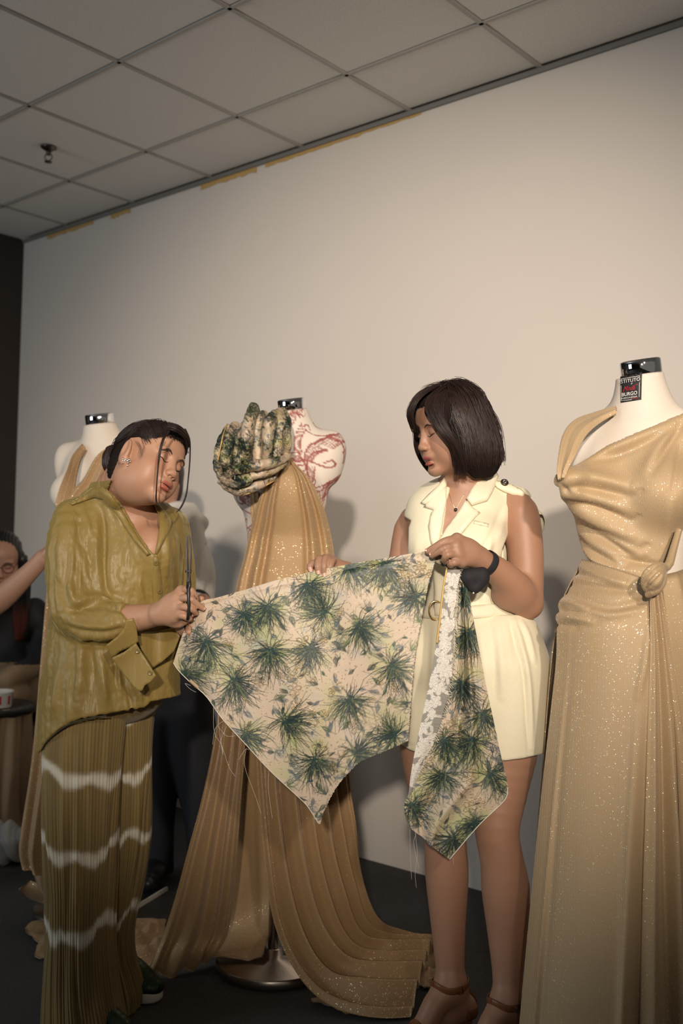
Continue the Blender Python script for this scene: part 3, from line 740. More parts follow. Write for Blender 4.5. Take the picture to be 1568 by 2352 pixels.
# waist knot
K = SDF(.010); kn = lambda x, y, Y=2.135: P(x, y, Y)
K.chain([kn(1494, 1352, 2.135), kn(1503, 1330, 2.112), kn(1512, 1308, 2.125)], [.013, .0185, .015], .004)
K.chain([kn(1492, 1362, 2.14), kn(1480, 1344, 2.125), kn(1482, 1322, 2.112), kn(1496, 1306, 2.108), kn(1514, 1298, 2.118), kn(1526, 1302, 2.14)], [.006, .0075, .008, .008, .0075, .006], .002)
K.chain([kn(1488, 1366, 2.135), kn(1504, 1356, 2.120), kn(1518, 1342, 2.125), kn(1526, 1322, 2.14)], [.007, .0095, .009, .006], .002)
K.chain([kn(1524, 1306, 2.15), kn(1536, 1296, 2.16), kn(1546, 1262, 2.18), kn(1558, 1220, 2.20)], [.008, .009, .008, .007], .006)
V, F = K.mesh(.0022); V = sculpt(V, vnormals(V, F), [([(1478, 1346), (1492, 1326), (1512, 1308)], -.004, 3), ([(1486, 1352), (1504, 1336), (1520, 1318)], -.005, 3), ([(1472, 1338), (1482, 1316), (1500, 1300)], -.003, 3)]); obj('knot', V, F, M['gold_diag'], gR)

# ------------------------------------------------------------------ gown on the centre form
gC = thing('draped_gown', bC + [.05, -.05, 0], 'tan gold gown with a long train on the red-printed dress form', 'gown')
def fl(px, py, z=.02): q = onfloor(px, py, z); return (px, py, q[1])
Lc = [(655, 1050, 2.985), (640, 1075, 2.975), (620, 1092, 2.965), (606, 1116, 2.965), (592, 1153, 2.98), (582, 1191, 3.0), (572, 1230, 3.02), (562, 1275, 3.02), (545, 1340, 3.01), (526, 1440, 3.0), (514, 1560, 2.99), (510, 1605, 2.99)]
Rc = [(664, 1050, 2.98), (690, 1077, 2.975), (710, 1097, 2.975), (730, 1134, 2.985), (743, 1165, 3.0), (754, 1203, 3.02), (762, 1240, 3.03), (768, 1285, 3.03), (775, 1350, 3.02), (783, 1450, 3.02), (789, 1560, 3.01), (791, 1605, 3.01)]
V, F = drape(Lc, Rc, 110, 120, [(.04, .03, .6), (.10, .03, -.6), (.17, .035, .8), (.24, .03, -1.2), (.70, .03, -.7), (.77, .045, 1.0), (.86, .03, -.9), (.93, .035, .7), (.5, .15, .3)], .20, .013, [.5, 1, 1, 1, 1])
Vt, Ft = thicken(V, F, .003, 110, 120); obj('bodice', Vt, Ft, M['gold_mid'], gC)
Ll = [(572, 1132, 3.05), (575, 1170, 3.06), (580, 1225, 3.07), (570, 1300, 3.05), (548, 1380, 3.04)]; Rl = [(592, 1128, 3.02), (594, 1165, 3.03), (592, 1220, 3.04), (585, 1300, 3.03), (570, 1380, 3.02)]
V, F = drape(Ll, Rl, 24, 50, [(.3, .1, .8), (.7, .1, .8)], .1, .006); obj('side_drape', *thicken(V, F, .003, 24, 50), M['gold_mid'], gC)
# left sweep of the skirt
Lx = [(520, 1530, 2.985), (488, 1720, 2.96), (462, 1840, 2.96), (432, 1950, 2.97), (402, 2060, 3.0), (372, 2150, 3.03), (345, 2215, 3.02), fl(328, 2238)]
Rx = [(570, 1530, 2.955), (562, 1720, 2.95), (553, 1840, 2.97), (545, 1950, 3.0), (536, 2060, 3.06), (524, 2140, 3.11), (505, 2180, 3.10), fl(486, 2200)]
V, F = drape(Lx, Rx, 90, 100, [(.05, .04, .5), (.17, .045, -1.1), (.36, .09, .9), (.55, .05, -.9), (.68, .05, .6), (.79, .04, -1.0), (.9, .05, .5)], .10, .020, [.6, 1, 1, 1, .7])
obj('left_sweep', *thicken(V, F, .003, 90, 100), M['gold_mid'], gC)
Li = [(545, 1660, 3.1), (535, 1850, 3.16), (525, 2020, 3.2), (512, 2140, 3.2), fl(474, 2194, .05)]; Ri = [(605, 1660, 3.1), (615, 1850, 3.18), (624, 2000, 3.22), (628, 2100, 3.2), fl(600, 2196, .06)]
V, F = drape(Li, Ri, 50, 90, [(.3, .2, .5), (.75, .1, -.6)], -.06, .012); obj('inner_panel', *thicken(V, F, .003, 50, 90), M['gold_mid'], gC)
# right sweep running out into the train on the carpet
Lz = [(583, 1530, 2.965), (588, 1740, 2.95), (596, 1860, 2.94), (606, 1980, 2.93), (622, 2090, 2.92), (643, 2160, 2.92), fl(664, 2222, .10), fl(694, 2272, .045), fl(745, 2312, .02), fl(820, 2334, .015), fl(900, 2340, .015), fl(944, 2330, .015)]
Rz_ = [(786, 1530, 3.02), (800, 1760, 3.03), (812, 1880, 3.06), (824, 1990, 3.12), (842, 2066, 3.15), fl(866, 2122, .11), fl(896, 2150, .05), fl(935, 2160, .03), fl(970, 2160, .02), fl(1004, 2166, .02)]
V, F = drape(Lz, Rz_, 170, 120, [(.03, .02, .5), (.09, .02, -.9), (.16, .03, .9), (.24, .022, -1.2), (.33, .035, 1.0), (.42, .022, -1.1), (.50, .03, .8), (.57, .02, -1.0), (.65, .035, 1.1), (.735, .02, -1.2), (.80, .028, .9), (.86, .02, -1.0), (.93, .025, .8), (.975, .015, -.5)], .10, .023, [.7, 1, 1.1, 1.1, 1.1, 1.1, 1.2, 1.0], und=.014, seed=3, soft=90)
V[:, 2] = np.maximum(V[:, 2], .006 + .004 * np.sin(V[:, 0] * 60)); obj('right_sweep', *thicken(V, F, .004, 170, 120), M['gold_mid'], gC)
# crumpled end of the train behind and at the right, and the heap at the left
def heap(poly_back, poly_front, nu, nv, hgt, seed, name, par, mat, fray=0):
    b = np.array([onfloor(*q) for q in catmull(np.column_stack([poly_back, np.zeros(len(poly_back))]), nu)[:, :2]]); f = np.array([onfloor(*q) for q in catmull(np.column_stack([poly_front, np.zeros(len(poly_front))]), nu)[:, :2]])
    v = np.linspace(0, 1, nv); V = (b[None] * (1 - v[:, None, None]) + f[None] * v[:, None, None]).reshape(-1, 3); u = np.tile(np.linspace(0, 1, nu), nv); vv = np.repeat(v, nu)
    ph = np.column_stack([u * 4, vv * 2.2, np.full(len(u), seed)]); wob = vnoise(ph, seed)
    z = hgt * (.5 + .5 * np.sin((vv * 3.2 + wob * 1.1 + u * .8) * 2 * np.pi * .8)) * (.6 + .6 * vnoise(ph * 1.7, seed + 1)) + hgt * .35 * vnoise(ph * [3, 4, 1], seed + 2)
    e = np.minimum(np.minimum(u, 1 - u) * 5, np.minimum(vv, 1 - vv) * 4).clip(0, 1) ** .5
    V[:, 2] = np.maximum(.004, .012 + z * e)
    V[:, :2] += .012 * np.column_stack([vnoise(ph * 3, seed + 4), vnoise(ph * 3, seed + 5)]) * (1 - e)[:, None]
    F = grid_faces(nu, nv); 
    if np.cross(V[F[:, 1]] - V[F[:, 0]], V[F[:, 3]] - V[F[:, 0]])[:, 2].mean() < 0: F = F[:, ::-1]
    obj(name, *thicken(V, F, .003, nu, nv), mat, par)
heap([(862, 2148), (930, 2152), (1004, 2156)], [(880, 2262), (950, 2272), (1002, 2280)], 60, 60, .030, 4, 'train_end', gC, M['gold_mid'])
heap([(760, 2250), (850, 2262), (940, 2290)], [(720, 2308), (820, 2342), (950, 2330)], 80, 50, .028, 9, 'train_end', gC, M['gold_mid'])
heap([(62, 2130), (160, 2112), (260, 2116), (385, 2122)], [(92, 2208), (160, 2200), (290, 2232), (375, 2224)], 90, 50, .050, 12, 'train_end', gC, M['gold_mid'])

# ------------------------------------------------------------------ gown on the left form
gL = thing('draped_gown', bL + [.03, -.03, 0], 'gold jersey cowl gown half hidden behind the olive blouse', 'gown')
La = [(192, 1026, 3.50), (168, 1050, 3.45), (149, 1091, 3.40), (133, 1137, 3.37), (128, 1165, 3.36), (141, 1180, 3.35)]; Ra = [(196, 1032, 3.47), (184, 1056, 3.43), (176, 1088, 3.40), (171, 1123, 3.36), (166, 1150, 3.345), (158, 1180, 3.34)]
V, F = drape(La, Ra, 40, 70, [(.2, .09, 1), (.45, .08, -1), (.65, .09, 1), (.88, .08, -.8)], .2, .010); obj('shoulder_drape', *thicken(V, F, .004, 40, 70), M['gold_far'], gL)
La = [(268, 1020, 3.46), (224, 1046, 3.42), (192, 1099, 3.38), (168, 1126, 3.355), (142, 1176, 3.34)]; Ra = [(300, 1060, 3.44), (290, 1110, 3.38), (270, 1170, 3.36), (240, 1230, 3.35), (190, 1270, 3.36)]
V, F = drape(La, Ra, 80, 70, [(.06, .05, 1), (.2, .05, -.8), (.32, .06, .9), (.45, .05, -1), (.6, .07, .9), (.72, .05, -1), (.85, .06, .8)], .12, .012); obj('cowl', *thicken(V, F, .004, 80, 70), M['gold_far'], gL)
La = [(120, 1230, 3.42), (108, 1350, 3.42), (92, 1540, 3.40), (74, 1740, 3.38), (50, 1900, 3.37), (44, 1955, 3.37), (52, 1995, 3.37)]; Ra = [(310, 1230, 3.40), (325, 1350, 3.38), (330, 1540, 3.36), (328, 1740, 3.36), (322, 1900, 3.36), (320, 1990, 3.36), (316, 2040, 3.36)]
V, F = drape(La, Ra, 80, 50, [(.02, .02, .5), (.08, .02, -.7), (.14, .03, .9), (.22, .025, -.7), (.4, .1, .6), (.6, .05, -.8), (.8, .06, .7), (.93, .03, -.6)], .14, .02); obj('skirt', *thicken(V, F, .003, 80, 50), M['gold_far'], gL)
La = [(95, 1600, 3.44), (76, 1850, 3.42), (74, 1960, 3.41), (84, 2030, 3.41), fl(112, 2074)]; Ra = [(250, 1600, 3.38), (260, 1850, 3.37), (265, 1960, 3.37), (270, 2030, 3.36), fl(285, 2096)]
V, F = drape(La, Ra, 60, 80, [(.1, .05, .8), (.3, .08, -.6), (.6, .1, .7)], .10, .015); V += FW * .0; obj('underskirt', *thicken(V, F, .003, 60, 80), M['gold_far'], gL)
V, F = drape([(70, 2022, 3.46), (56, 2034, 3.44), (44, 2042, 3.43)], [(220, 2040, 3.40), fl(160, 2088), fl(114, 2078)], 30, 20, [(.3, .2, .6)], .05, .01); obj('hem_fold', *thicken(V, F, .003, 30, 20), M['gold_far'], gL)
# ------------------------------------------------------------------ the brocade print (drawn once, sampled by every brocade piece)
BX0, BY0, BSC = 380, 900, 1.6
BW, BH = int(810 * BSC), int(1120 * BSC)
def make_print():
    r = np.random.default_rng(11)
    col = np.empty((BH, BW, 3)); col[:] = (.61, .495, .375)
    yy, xx = np.mgrid[0:BH, 0:BW]
    gold = np.zeros((BH, BW))
    def blot(c, rad, colr, a, asp=1.0, ang=0.0):
        R = int(rad * 2.6 * max(asp, 1)); x0, x1 = max(0, int(c[0]) - R), min(BW, int(c[0]) + R); y0, y1 = max(0, int(c[1]) - R), min(BH, int(c[1]) + R)
        if x1 <= x0 or y1 <= y0: return
        dx = xx[y0:y1, x0:x1] - c[0]; dy = yy[y0:y1, x0:x1] - c[1]
        u = (dx * math.cos(ang) + dy * math.sin(ang)) / asp; v = -dx * math.sin(ang) + dy * math.cos(ang)
        m = (a * np.exp(-(u * u + v * v) / (rad * rad)))[..., None]; col[y0:y1, x0:x1] = col[y0:y1, x0:x1] * (1 - m) + np.array(colr) * m
    def stroke(pts, wd, colr, a=.9, n=None, gd=0.0):
        pts = np.asarray(pts, float); L = np.linalg.norm(np.diff(pts, axis=0), axis=1).sum(); n = n or int(L * 1.7) + 4
        p = catmull(np.column_stack([pts, np.zeros(len(pts))]), n)[:, :2]; ws = np.broadcast_to(np.interp(np.linspace(0, 1, n), [0, .5, 1], np.atleast_1d(wd) if np.ndim(wd) else [wd, wd, wd * .45]), n)
        k = int(math.ceil(ws.max() / 2 + 1)); off = np.array([(i, j) for i in range(-k, k + 1) for j in range(-k, k + 1)])
        b = np.floor(p).astype(int)
        q = (b[:, None] + off[None]); d = np.linalg.norm(q - p[:, None], axis=2); m = np.clip(ws[:, None] / 2 + .6 - d, 0, 1)
        q = q.reshape(-1, 2); m = m.ravel(); ok = (m > 0) & (q[:, 0] >= 0) & (q[:, 0] < BW) & (q[:, 1] >= 0) & (q[:, 1] < BH); q = q[ok]; m = m[ok]
        if not len(q): return
        x0, y0 = q.min(0); x1, y1 = q.max(0) + 1; M_ = np.zeros((y1 - y0, x1 - x0)); np.maximum.at(M_, (q[:, 1] - y0, q[:, 0] - x0), m); M_ *= a
        s = (slice(y0, y1), slice(x0, x1)); col[s] = col[s] * (1 - M_[..., None]) + np.array(colr) * M_[..., None]
        if gd: gold[s] = np.maximum(gold[s], M_ * gd)
        else: gold[s] *= 1 - M_ * .6
    C = lambda x, y: np.array([(x - BX0) * BSC, (y - BY0) * BSC])
    bursts = [(562, 1410, 70), (708, 1343, 80), (799, 1300, 40), (882, 1296, 70), (823, 1438, 60), (621, 1493, 90), (716, 1489, 100), (898, 1529, 60), (538, 1564, 70), (803, 1608, 70), (653, 1655, 30), (562, 1687, 60), (724, 1746, 90), (819, 1730, 20), (475, 1473, 80), (953, 1371, 160), (906, 1691, 200), (422, 1545, 60), (615, 1395, 100), (745, 1405, 200),
              (1066, 1352, 90), (1078, 1452, 80), (1107, 1640, 60), (1125, 1778, 40), (1015, 1778, 100), (946, 1850, 60), (1088, 1888, 90), (1042, 1925, 110), (1060, 1570, 90), (1085, 1700, 110), (1020, 1700, 80)]
    for k in range(26): bursts.append((r.uniform(385, 1180), r.uniform(905, 1290), r.uniform(0, 360)))
    for (x, y, a) in bursts:
        for q in range(3): blot(C(x, y) + r.normal(0, 26, 2) * BSC, r.uniform(14, 26) * BSC, (.36, .43, .13), r.uniform(.25, .6), r.uniform(1, 1.8), r.uniform(0, 3))
    for k in range(420): blot((r.uniform(0, BW), r.uniform(0, BH)), r.uniform(6, 16) * BSC, (.42, .46, .20) if r.random() < .6 else (.35, .40, .42), r.uniform(.15, .5), r.uniform(1, 2), r.uniform(0, 3))
    # dark seed heads / leaves
    for k in range(760):
        c = np.array([r.uniform(0, BW), r.uniform(0, BH)]); a = r.uniform(0, 6.28); L = r.uniform(10, 26) * BSC; d = np.array([math.cos(a), math.sin(a)]); nn = np.array([-d[1], d[0]])
        cl = [(.055, .065, .055), (.12, .145, .16), (.06, .10, .055), (.16, .19, .20)][r.integers(4)]
        for q in range(9):
            t = r.uniform(-1, 1); s = r.uniform(-.4, .1); stroke([c + d * L * s + nn * t * L * .10, c + d * L * (s + .3) + nn * t * L * .28, c + d * L * (s + .75) + nn * t * L * .06], r.uniform(1.6, 3.4) * BSC * .8, cl, .7)
        stroke([c - d * L * .9 + nn * r.normal(0, 6), c - d * L * .3, c], 1.3 * BSC, cl, .8)
    # smaller, softer sprays filling the ground
    for k in range(120):
        c = np.array([r.uniform(0, BW), r.uniform(0, BH)]); a = r.uniform(0, 6.28); cl = [(.07, .10, .085), (.15, .18, .18), (.12, .17, .07), (.055, .075, .06)][r.integers(4)]
        for q in range(26):
            th = a + r.normal(0, .6); L = r.uniform(10, 34) * BSC; d = np.array([math.cos(th), math.sin(th)]); nn = np.array([-d[1], d[0]]); b = r.normal(0, .15) * L
            stroke([c, c + d * L * .5 + nn * b, c + d * L], r.uniform(.9, 1.5) * BSC, cl, .7)
    # flower outlines and vines woven in gold thread
    for k in range(150):
        c = np.array([r.uniform(0, BW), r.uniform(0, BH)]); R0 = r.uniform(5, 11) * BSC; npet = r.integers(4, 7); a0 = r.uniform(0, 6.28)
        cl = (.50, .36, .16) if r.random() < .75 else (.33, .34, .33)
        for q in range(npet):
            a = a0 + q * 6.283 / npet; d = np.array([math.cos(a), math.sin(a)]); nn = np.array([-d[1], d[0]])
            stroke([c + d * R0 * .3, c + d * R0 * 1.0 + nn * R0 * .5, c + d * R0 * 1.7, c + d * R0 * 1.0 - nn * R0 * .5, c + d * R0 * .3], 1.25 * BSC, cl, .8, gd=.9)
        p = c.copy(); vine = [p]
        for q in range(4): a0 += r.normal(0, 1.3); p = p + np.array([math.cos(a0), math.sin(a0)]) * 13 * BSC; vine.append(p)
        stroke(vine[:3], .8 * BSC, cl, .6, gd=.8)
        for v in vine[1:]: stroke([v, v + r.normal(0, 6, 2) * BSC, v + r.normal(0, 9, 2) * BSC], 2.2 * BSC, cl, .6, gd=.8)
    # pine needle bursts
    for (x, y, a) in bursts:
        c = C(x, y); a = math.radians(a); big = r.uniform(.8, 1.12); tone = r.uniform(0, 1)
        for ly in range(1):
            for k in range(150):
                th = a + r.normal(0, .95) if r.random() < .8 else r.uniform(0, 6.28); L = r.uniform(30, 82) * BSC * big * (1 - .16 * abs(th - a) / 1.5)
                d = np.array([math.cos(th), math.sin(th)]); nn = np.array([-d[1], d[0]]); o = c + r.normal(0, 4, 2) * BSC + d * r.uniform(0, 6) * BSC
                b = r.normal(0, .12) * L
                q = r.random()
                cl = (.010, .025, .026) if q < .45 else ((.024, .046, .044) if q < .72 else ((.055, .088, .066) if q < .88 else (.15, .19, .075)))
                stroke([o, o + d * L * .5 + nn * b, o + d * L + nn * b * .3], r.uniform(1.1, 2.0) * BSC * .85, cl, .92)
        for q in range(6): blot(c + r.normal(0, 4, 2) * BSC, r.uniform(2, 4) * BSC, (.02, .055, .05), .7)
        d = np.array([math.cos(a + 3.14), math.sin(a + 3.14)]); stroke([c, c + d * 20 * BSC, c + d * 38 * BSC + np.array([-d[1], d[0]]) * 14], 1.8 * BSC, (.03, .07, .06), .85)
    # loose foil flecks
    for k in range(5200):
        c = np.array([r.uniform(0, BW), r.uniform(0, BH)]); a = r.uniform(0, 3.14); L = r.uniform(1.5, 4.5) * BSC
        stroke([c, c + np.array([math.cos(a), math.sin(a)]) * L], 1.6, (.66, .50, .20), .75, n=5, gd=1.0)
    return col, gold
PRINT, PGOLD = make_print()
def sample_print(px):
    x = np.clip((px[:, 0] - BX0) * BSC, 0, BW - 1.01); y = np.clip((px[:, 1] - BY0) * BSC, 0, BH - 1.01)
    xi = x.astype(int); yi = y.astype(int); fx = (x - xi)[:, None]; fy = (y - yi)[:, None]
    def g(A):
        A = A if A.ndim == 3 else A[..., None]
        return A[yi, xi] * (1 - fx) * (1 - fy) + A[yi, xi + 1] * fx * (1 - fy) + A[yi + 1, xi] * (1 - fx) * fy + A[yi + 1, xi + 1] * fx * fy
    return g(PRINT), g(PGOLD)[:, 0]
def coons(top, right, bottom, left, nu, nv):
    c = lambda p, n: catmull(np.column_stack([p, np.zeros(len(p))]), n)[:, :2]
    t, b, l, r = c(top, nu), c(bottom, nu), c(left, nv), c(right, nv); u = np.linspace(0, 1, nu)[None, :, None]; v = np.linspace(0, 1, nv)[:, None, None]
    return ((1 - v) * t[None] + v * b[None] + (1 - u) * l[:, None] + u * r[:, None] - ((1 - u) * (1 - v) * t[0] + u * (1 - v) * t[-1] + (1 - u) * v * b[0] + u * v * b[-1])).reshape(-1, 2)
top = [(455, 1388), (470, 1378), (500, 1372), (570, 1352), (640, 1331), (720, 1312), (790, 1298), (900, 1279), (985, 1264)]
right = [(985, 1264), (1000, 1278), (982, 1350), (968, 1420), (955, 1490), (948, 1560), (942, 1630), (937, 1702)]
left = [(455, 1388), (438, 1415), (420, 1455), (408, 1490), (398, 1522)]
bot_ = [(398, 1522), (410, 1540), (438, 1568), (474, 1600), (510, 1650), (560, 1705), (620, 1770), (680, 1826), (706, 1852), (732, 1892), (742, 1868), (760, 1830), (776, 1804), (796, 1780), (825, 1752), (870, 1731), (937, 1702)]
rq = np.random.default_rng(2)
def fray(p, a, n):
    q = catmull(np.column_stack([p, np.zeros(len(p))]), n)[:, :2]; q[1:-1] += rq.normal(0, a, (n - 2, 2)); return q
NU, NV = 430, 370
cpx = coons(top, right, bot_, left, NU, NV).reshape(NV, NU, 2); cpx[:, -1] += rq.normal(0, .9, (NV, 2)); cpx[-1] += rq.normal(0, .7, (NU, 2)); cpx = cpx.reshape(-1, 2)
def cloth_Y(p):
    s = np.clip((p[:, 0] - 398) / 600, 0, 1); t = np.clip((p[:, 1] - 1270) / 600, 0, 1)
    y = 2.49 - .115 * s - .03 * np.sin(np.pi * s) * (1 - t)
    y += .010 * np.sin((p[:, 0] * .8 + p[:, 1] * .35) / 62) * (.4 + t) + .006 * np.sin((p[:, 0] - p[:, 1] * .5) / 37 + 1)
    y += .055 * smooth01((470 - p[:, 0] + (p[:, 1] - 1390) * .15) / 80)            # left end curls back
    edge_t = 1388 - (p[:, 0] - 455) * .233; y += .012 * np.exp(-np.clip(p[:, 1] - edge_t, 0, None) / 6)
    return y + .05 * (1 - t) * 0
clothV = Pn(np.column_stack([cpx, cloth_Y(cpx)])); cF = grid_faces(NU, NV)
bro = thing('brocade_cloth', P(985, 1266, 2.38), 'long cut of cream brocade printed with green pine needles, held between the two women', 'fabric')
c, g = sample_print(cpx)
if (np.cross(clothV[cF[:, 1]] - clothV[cF[:, 0]], clothV[cF[:, 3]] - clothV[cF[:, 0]]) @ FW).mean() > 0: cF = cF[:, ::-1]
obj('printed_panel', clothV, cF, M['brocade'], bro, cols=c, attrs={'Gold': g})
# plain woven reverse just behind it
nu2, nv2 = 118, 100; p2 = coons(top, right, bot_, left, nu2, nv2); m2 = (p2 - p2.mean(0)); V2 = Pn(np.column_stack([p2 - m2 * .002, cloth_Y(p2) + .0016])); F2 = grid_faces(nu2, nv2)
if (np.cross(V2[F2[:, 1]] - V2[F2[:, 0]], V2[F2[:, 3]] - V2[F2[:, 0]]) @ FW).mean() < 0: F2 = F2[:, ::-1]
lace_base = np.array([.30, .285, .25])
obj('reverse_side', V2, F2, M['lace'], bro, cols=np.tile(lace_base, (len(V2), 1)))
# white selvedge cords along the cut edges
sv = catmull(np.column_stack([bot_[:10], cloth_Y(np.array(bot_[:10], float))]), 120); obj('cut_edge', *tube(Pn(sv) - FW * .0008, .0011, 6), M['thread'], bro)
roll = Pn(np.array([(437, 1563, 2.52), (452, 1576, 2.512), (472, 1592, 2.505)])); obj('rolled_corner', *tube(roll, [.004, .005, .003], 10, 16), M['gold_front'], bro)
# hanging tail: printed side
Lh = [(1058, 1306, 2.37), (1052, 1400, 2.375), (1046, 1480, 2.38), (1036, 1570, 2.385), (1012, 1660, 2.39), (985, 1725, 2.40), (952, 1795, 2.41), (930, 1842, 2.415), (929, 1872, 2.415), (942, 1902, 2.41)]
Rh = [(1068, 1306, 2.365), (1078, 1370, 2.365), (1096, 1470, 2.37), (1113, 1560, 2.375), (1130, 1640, 2.38), (1149, 1730, 2.385), (1166, 1808, 2.39), (1158, 1838, 2.39), (1098, 1897, 2.39), (1032, 1974, 2.395)]
nu, nv = 140, 400
V, F = drape(Lh, Rh, nu, nv, [(.30, .10, -.9), (.52, .09, 1.0), (.80, .12, .2)], .05, .022, [.3, .8, 1, 1, .9, .6])
hp = proj(V); c, g = sample_print(hp + [0, 0])
obj('hanging_tail', V, F, M['brocade'], bro, cols=c, attrs={'Gold': g})
obj('cut_edge', *tube(Pn(np.array([(1166, 1808, 2.387), (1158, 1838, 2.387), (1098, 1897, 2.387), (1032, 1974, 2.392)])), .0012, 6, 60), M['thread'], bro)
# lace-like reverse of the tail, folded forward
def lace_cols(px):
    r = np.random.default_rng(4); m = np.zeros(len(px)); ln = np.zeros(len(px))
    for k in range(58):
        t = r.random(); c = np.array([1050 - 108 * t ** 1.3 + r.normal(0, 16), 1320 + 500 * t]); R0 = r.uniform(7, 15); n = r.integers(5, 7); a0 = r.uniform(0, 6)
        d = px - c; rr = np.hypot(d[:, 0], d[:, 1]); th = np.arctan2(d[:, 1], d[:, 0]); s = np.nonzero(rr < R0 * 2.2)[0]
        if not len(s): continue
        pet = R0 * (.72 + .36 * np.abs(np.cos((th[s] - a0) * n / 2))); ins = np.clip((pet - rr[s]) / 1.2 + .5, 0, 1)
        swirl = np.abs(np.sin(rr[s] / R0 * 7 + 2.0 * np.sin(th[s] * 2 + a0))); seam = np.abs(np.cos((th[s] - a0) * n / 2)) < .13
        dark = np.where((swirl < .22) | (seam & (rr[s] > R0 * .3)), .75, 0); v = ins * (1 - dark); m[s] = np.maximum(m[s] * (1 - ins), v)
        for q in range(2):
            a = r.uniform(0, 6.28); e = np.array([math.cos(a), math.sin(a)]); cc = c + e * R0 * 1.5; dd = px[s] - cc; u = dd @ e; w_ = dd @ np.array([-e[1], e[0]])
            leaf = np.clip((1 - (u / (R0 * .75)) ** 2 - (w_ / (R0 * .30)) ** 2) * 3, 0, 1); vein = np.abs(w_) < .55; m[s] = np.maximum(m[s], leaf * np.where(vein, .2, 1))
    return np.clip(m, 0, 1)
Ll_ = [(1026, 1308, 2.362), (1014, 1395, 2.362), (1001, 1480, 2.364), (985, 1570, 2.37), (962, 1680, 2.378), (946, 1760, 2.385), (937, 1830, 2.392)]
Rl_ = [(1057, 1308, 2.358), (1045, 1395, 2.358), (1041, 1480, 2.36), (1034, 1570, 2.366), (1012, 1660, 2.376), (988, 1722, 2.384), (938, 1832, 2.394)]
rr_ = catmull(np.array(Rl_), 420); rr_[:, 0] += rq.normal(0, 1.1, 420) + 2 * np.sin(np.linspace(0, 60, 420)) * rq.random(420)
nu, nv = 70, 420
V, F = drape(Ll_, rr_, nu, nv, [(.5, .3, .6)], .06, .006); hp = proj(V); m = lace_cols(hp)[:, None]
c = lace_base * (1 - m) + np.array([.74, .71, .64]) * m
lo_ = obj('folded_reverse', V, F, M['lace'], bro, cols=c); lo_['label'] = 'grey lace-like reverse with white roses'
obj('gold_selvedge', *tube(Pn(np.array([(1026, 1304, 2.358), (1018, 1350, 2.357), (1010, 1420, 2.358), (1003, 1478, 2.36)])), .0022, 6, 60), M['goldthread'], bro)
# the gathered top held in the hand
V, F = drape([(982, 1266, 2.385), (990, 1274, 2.37), (1002, 1292, 2.372)], [(1060, 1296, 2.385), (1062, 1310, 2.372), (1066, 1330, 2.372)], 40, 20, [(.2, .06, -1), (.4, .08, .8), (.6, .06, -1), (.8, .08, .8)], .05, .006)
c, g = sample_print(proj(V)); obj('gathered_top', V + FW * .012, F, M['brocade'], bro, cols=c, attrs={'Gold': g})
# frayed threads
def threads(name, items, par, rad=.00035):
    ps = []
    for it in items: ps.append(tube(Pn(np.array(it)), rad, 4, 30))
    obj(name, *join(ps), M['thread'], par, kind='stuff')
threads('loose_threads', [[(490, 1625, 2.47), (492, 1680, 2.47), (510, 1715, 2.47), (525, 1760, 2.47), (541, 1785, 2.47)], [(500, 1640, 2.47), (505, 1690, 2.47), (512, 1735, 2.47)], [(518, 1652, 2.47), (495, 1672, 2.468), (488, 1710, 2.47)], [(572, 1722, 2.46), (563, 1722, 2.46), (548, 1745, 2.46)], [(565, 1718, 2.46), (562, 1760, 2.46), (585, 1825, 2.46), (600, 1870, 2.46)], [(617, 1770, 2.455), (616, 1810, 2.455), (625, 1880, 2.455)], [(520, 1668, 2.47), (508, 1700, 2.47), (512, 1730, 2.47)],
    [(438, 1575, 2.5), (425, 1570, 2.5), (436, 1582, 2.5), (450, 1590, 2.5)], [(541, 1690, 2.465), (520, 1690, 2.465), (500, 1668, 2.465)]], bro)
threads('loose_threads', [[(941, 1905, 2.41), (942, 1960, 2.41), (945, 2020, 2.41)], [(953, 1912, 2.41), (958, 1960, 2.41), (953, 2005, 2.41), (956, 2040, 2.41)], [(955, 1915, 2.41), (950, 1940, 2.41), (962, 1995, 2.41)], [(1040, 1970, 2.39), (1041, 1985, 2.39)]], bro)
threads('frayed_edge', [[(x, y, 2.357), (x + 5 + 4 * rq.random(), y + 4 + 14 * rq.random() - 6, 2.355)] for x, y in zip(np.interp(np.linspace(0, 1, 90), np.linspace(0, 1, 420), rr_[:, 0]), np.interp(np.linspace(0, 1, 90), np.linspace(0, 1, 420), rr_[:, 1])) if y < 1700] + [[(1043, 1400, 2.357), (1046, 1425, 2.353), (1050, 1440 + 6 * q, 2.353)] for q in range(4)], bro, .0005)

# ------------------------------------------------------------------ ruffle of the same brocade on the centre form's shoulder
RS = SDF(.002); yb = 2.93
def rl(pts, rs, k=.0015):
    RS.chain([P(a, b, yb + c) for a, b, c in pts], [x * 1.30e-3 for x in rs], k)
RS.ell(P(588, 1042, 3.04), (.072, .04, .090), k=.01)
rl([(510, 1100, .0), (501, 1066, -.01), (507, 1018, 0), (524, 980, .02)], [9, 11, 10, 6])
rl([(528, 1104, -.02), (519, 1056, -.075), (527, 1010, -.06), (541, 976, 0)], [9, 12, 12, 8])
rl([(552, 1092, -.03), (543, 1050, -.04), (549, 1002, -.045), (558, 978, -.01)], [10, 12, 11, 8])
rl([(562, 1070, -.055), (566, 1020, -.10), (571, 968, -.085), (583, 944, -.02), (580, 932, .01)], [10, 13, 14, 13, 8])
rl([(590, 1066, -.045), (590, 1016, -.04), (594, 966, -.035), (606, 952, .0)], [11, 13, 12, 9])
rl([(612, 1064, -.055), (614, 1010, -.09), (620, 966, -.075), (630, 950, -.01)], [10, 13, 13, 9])
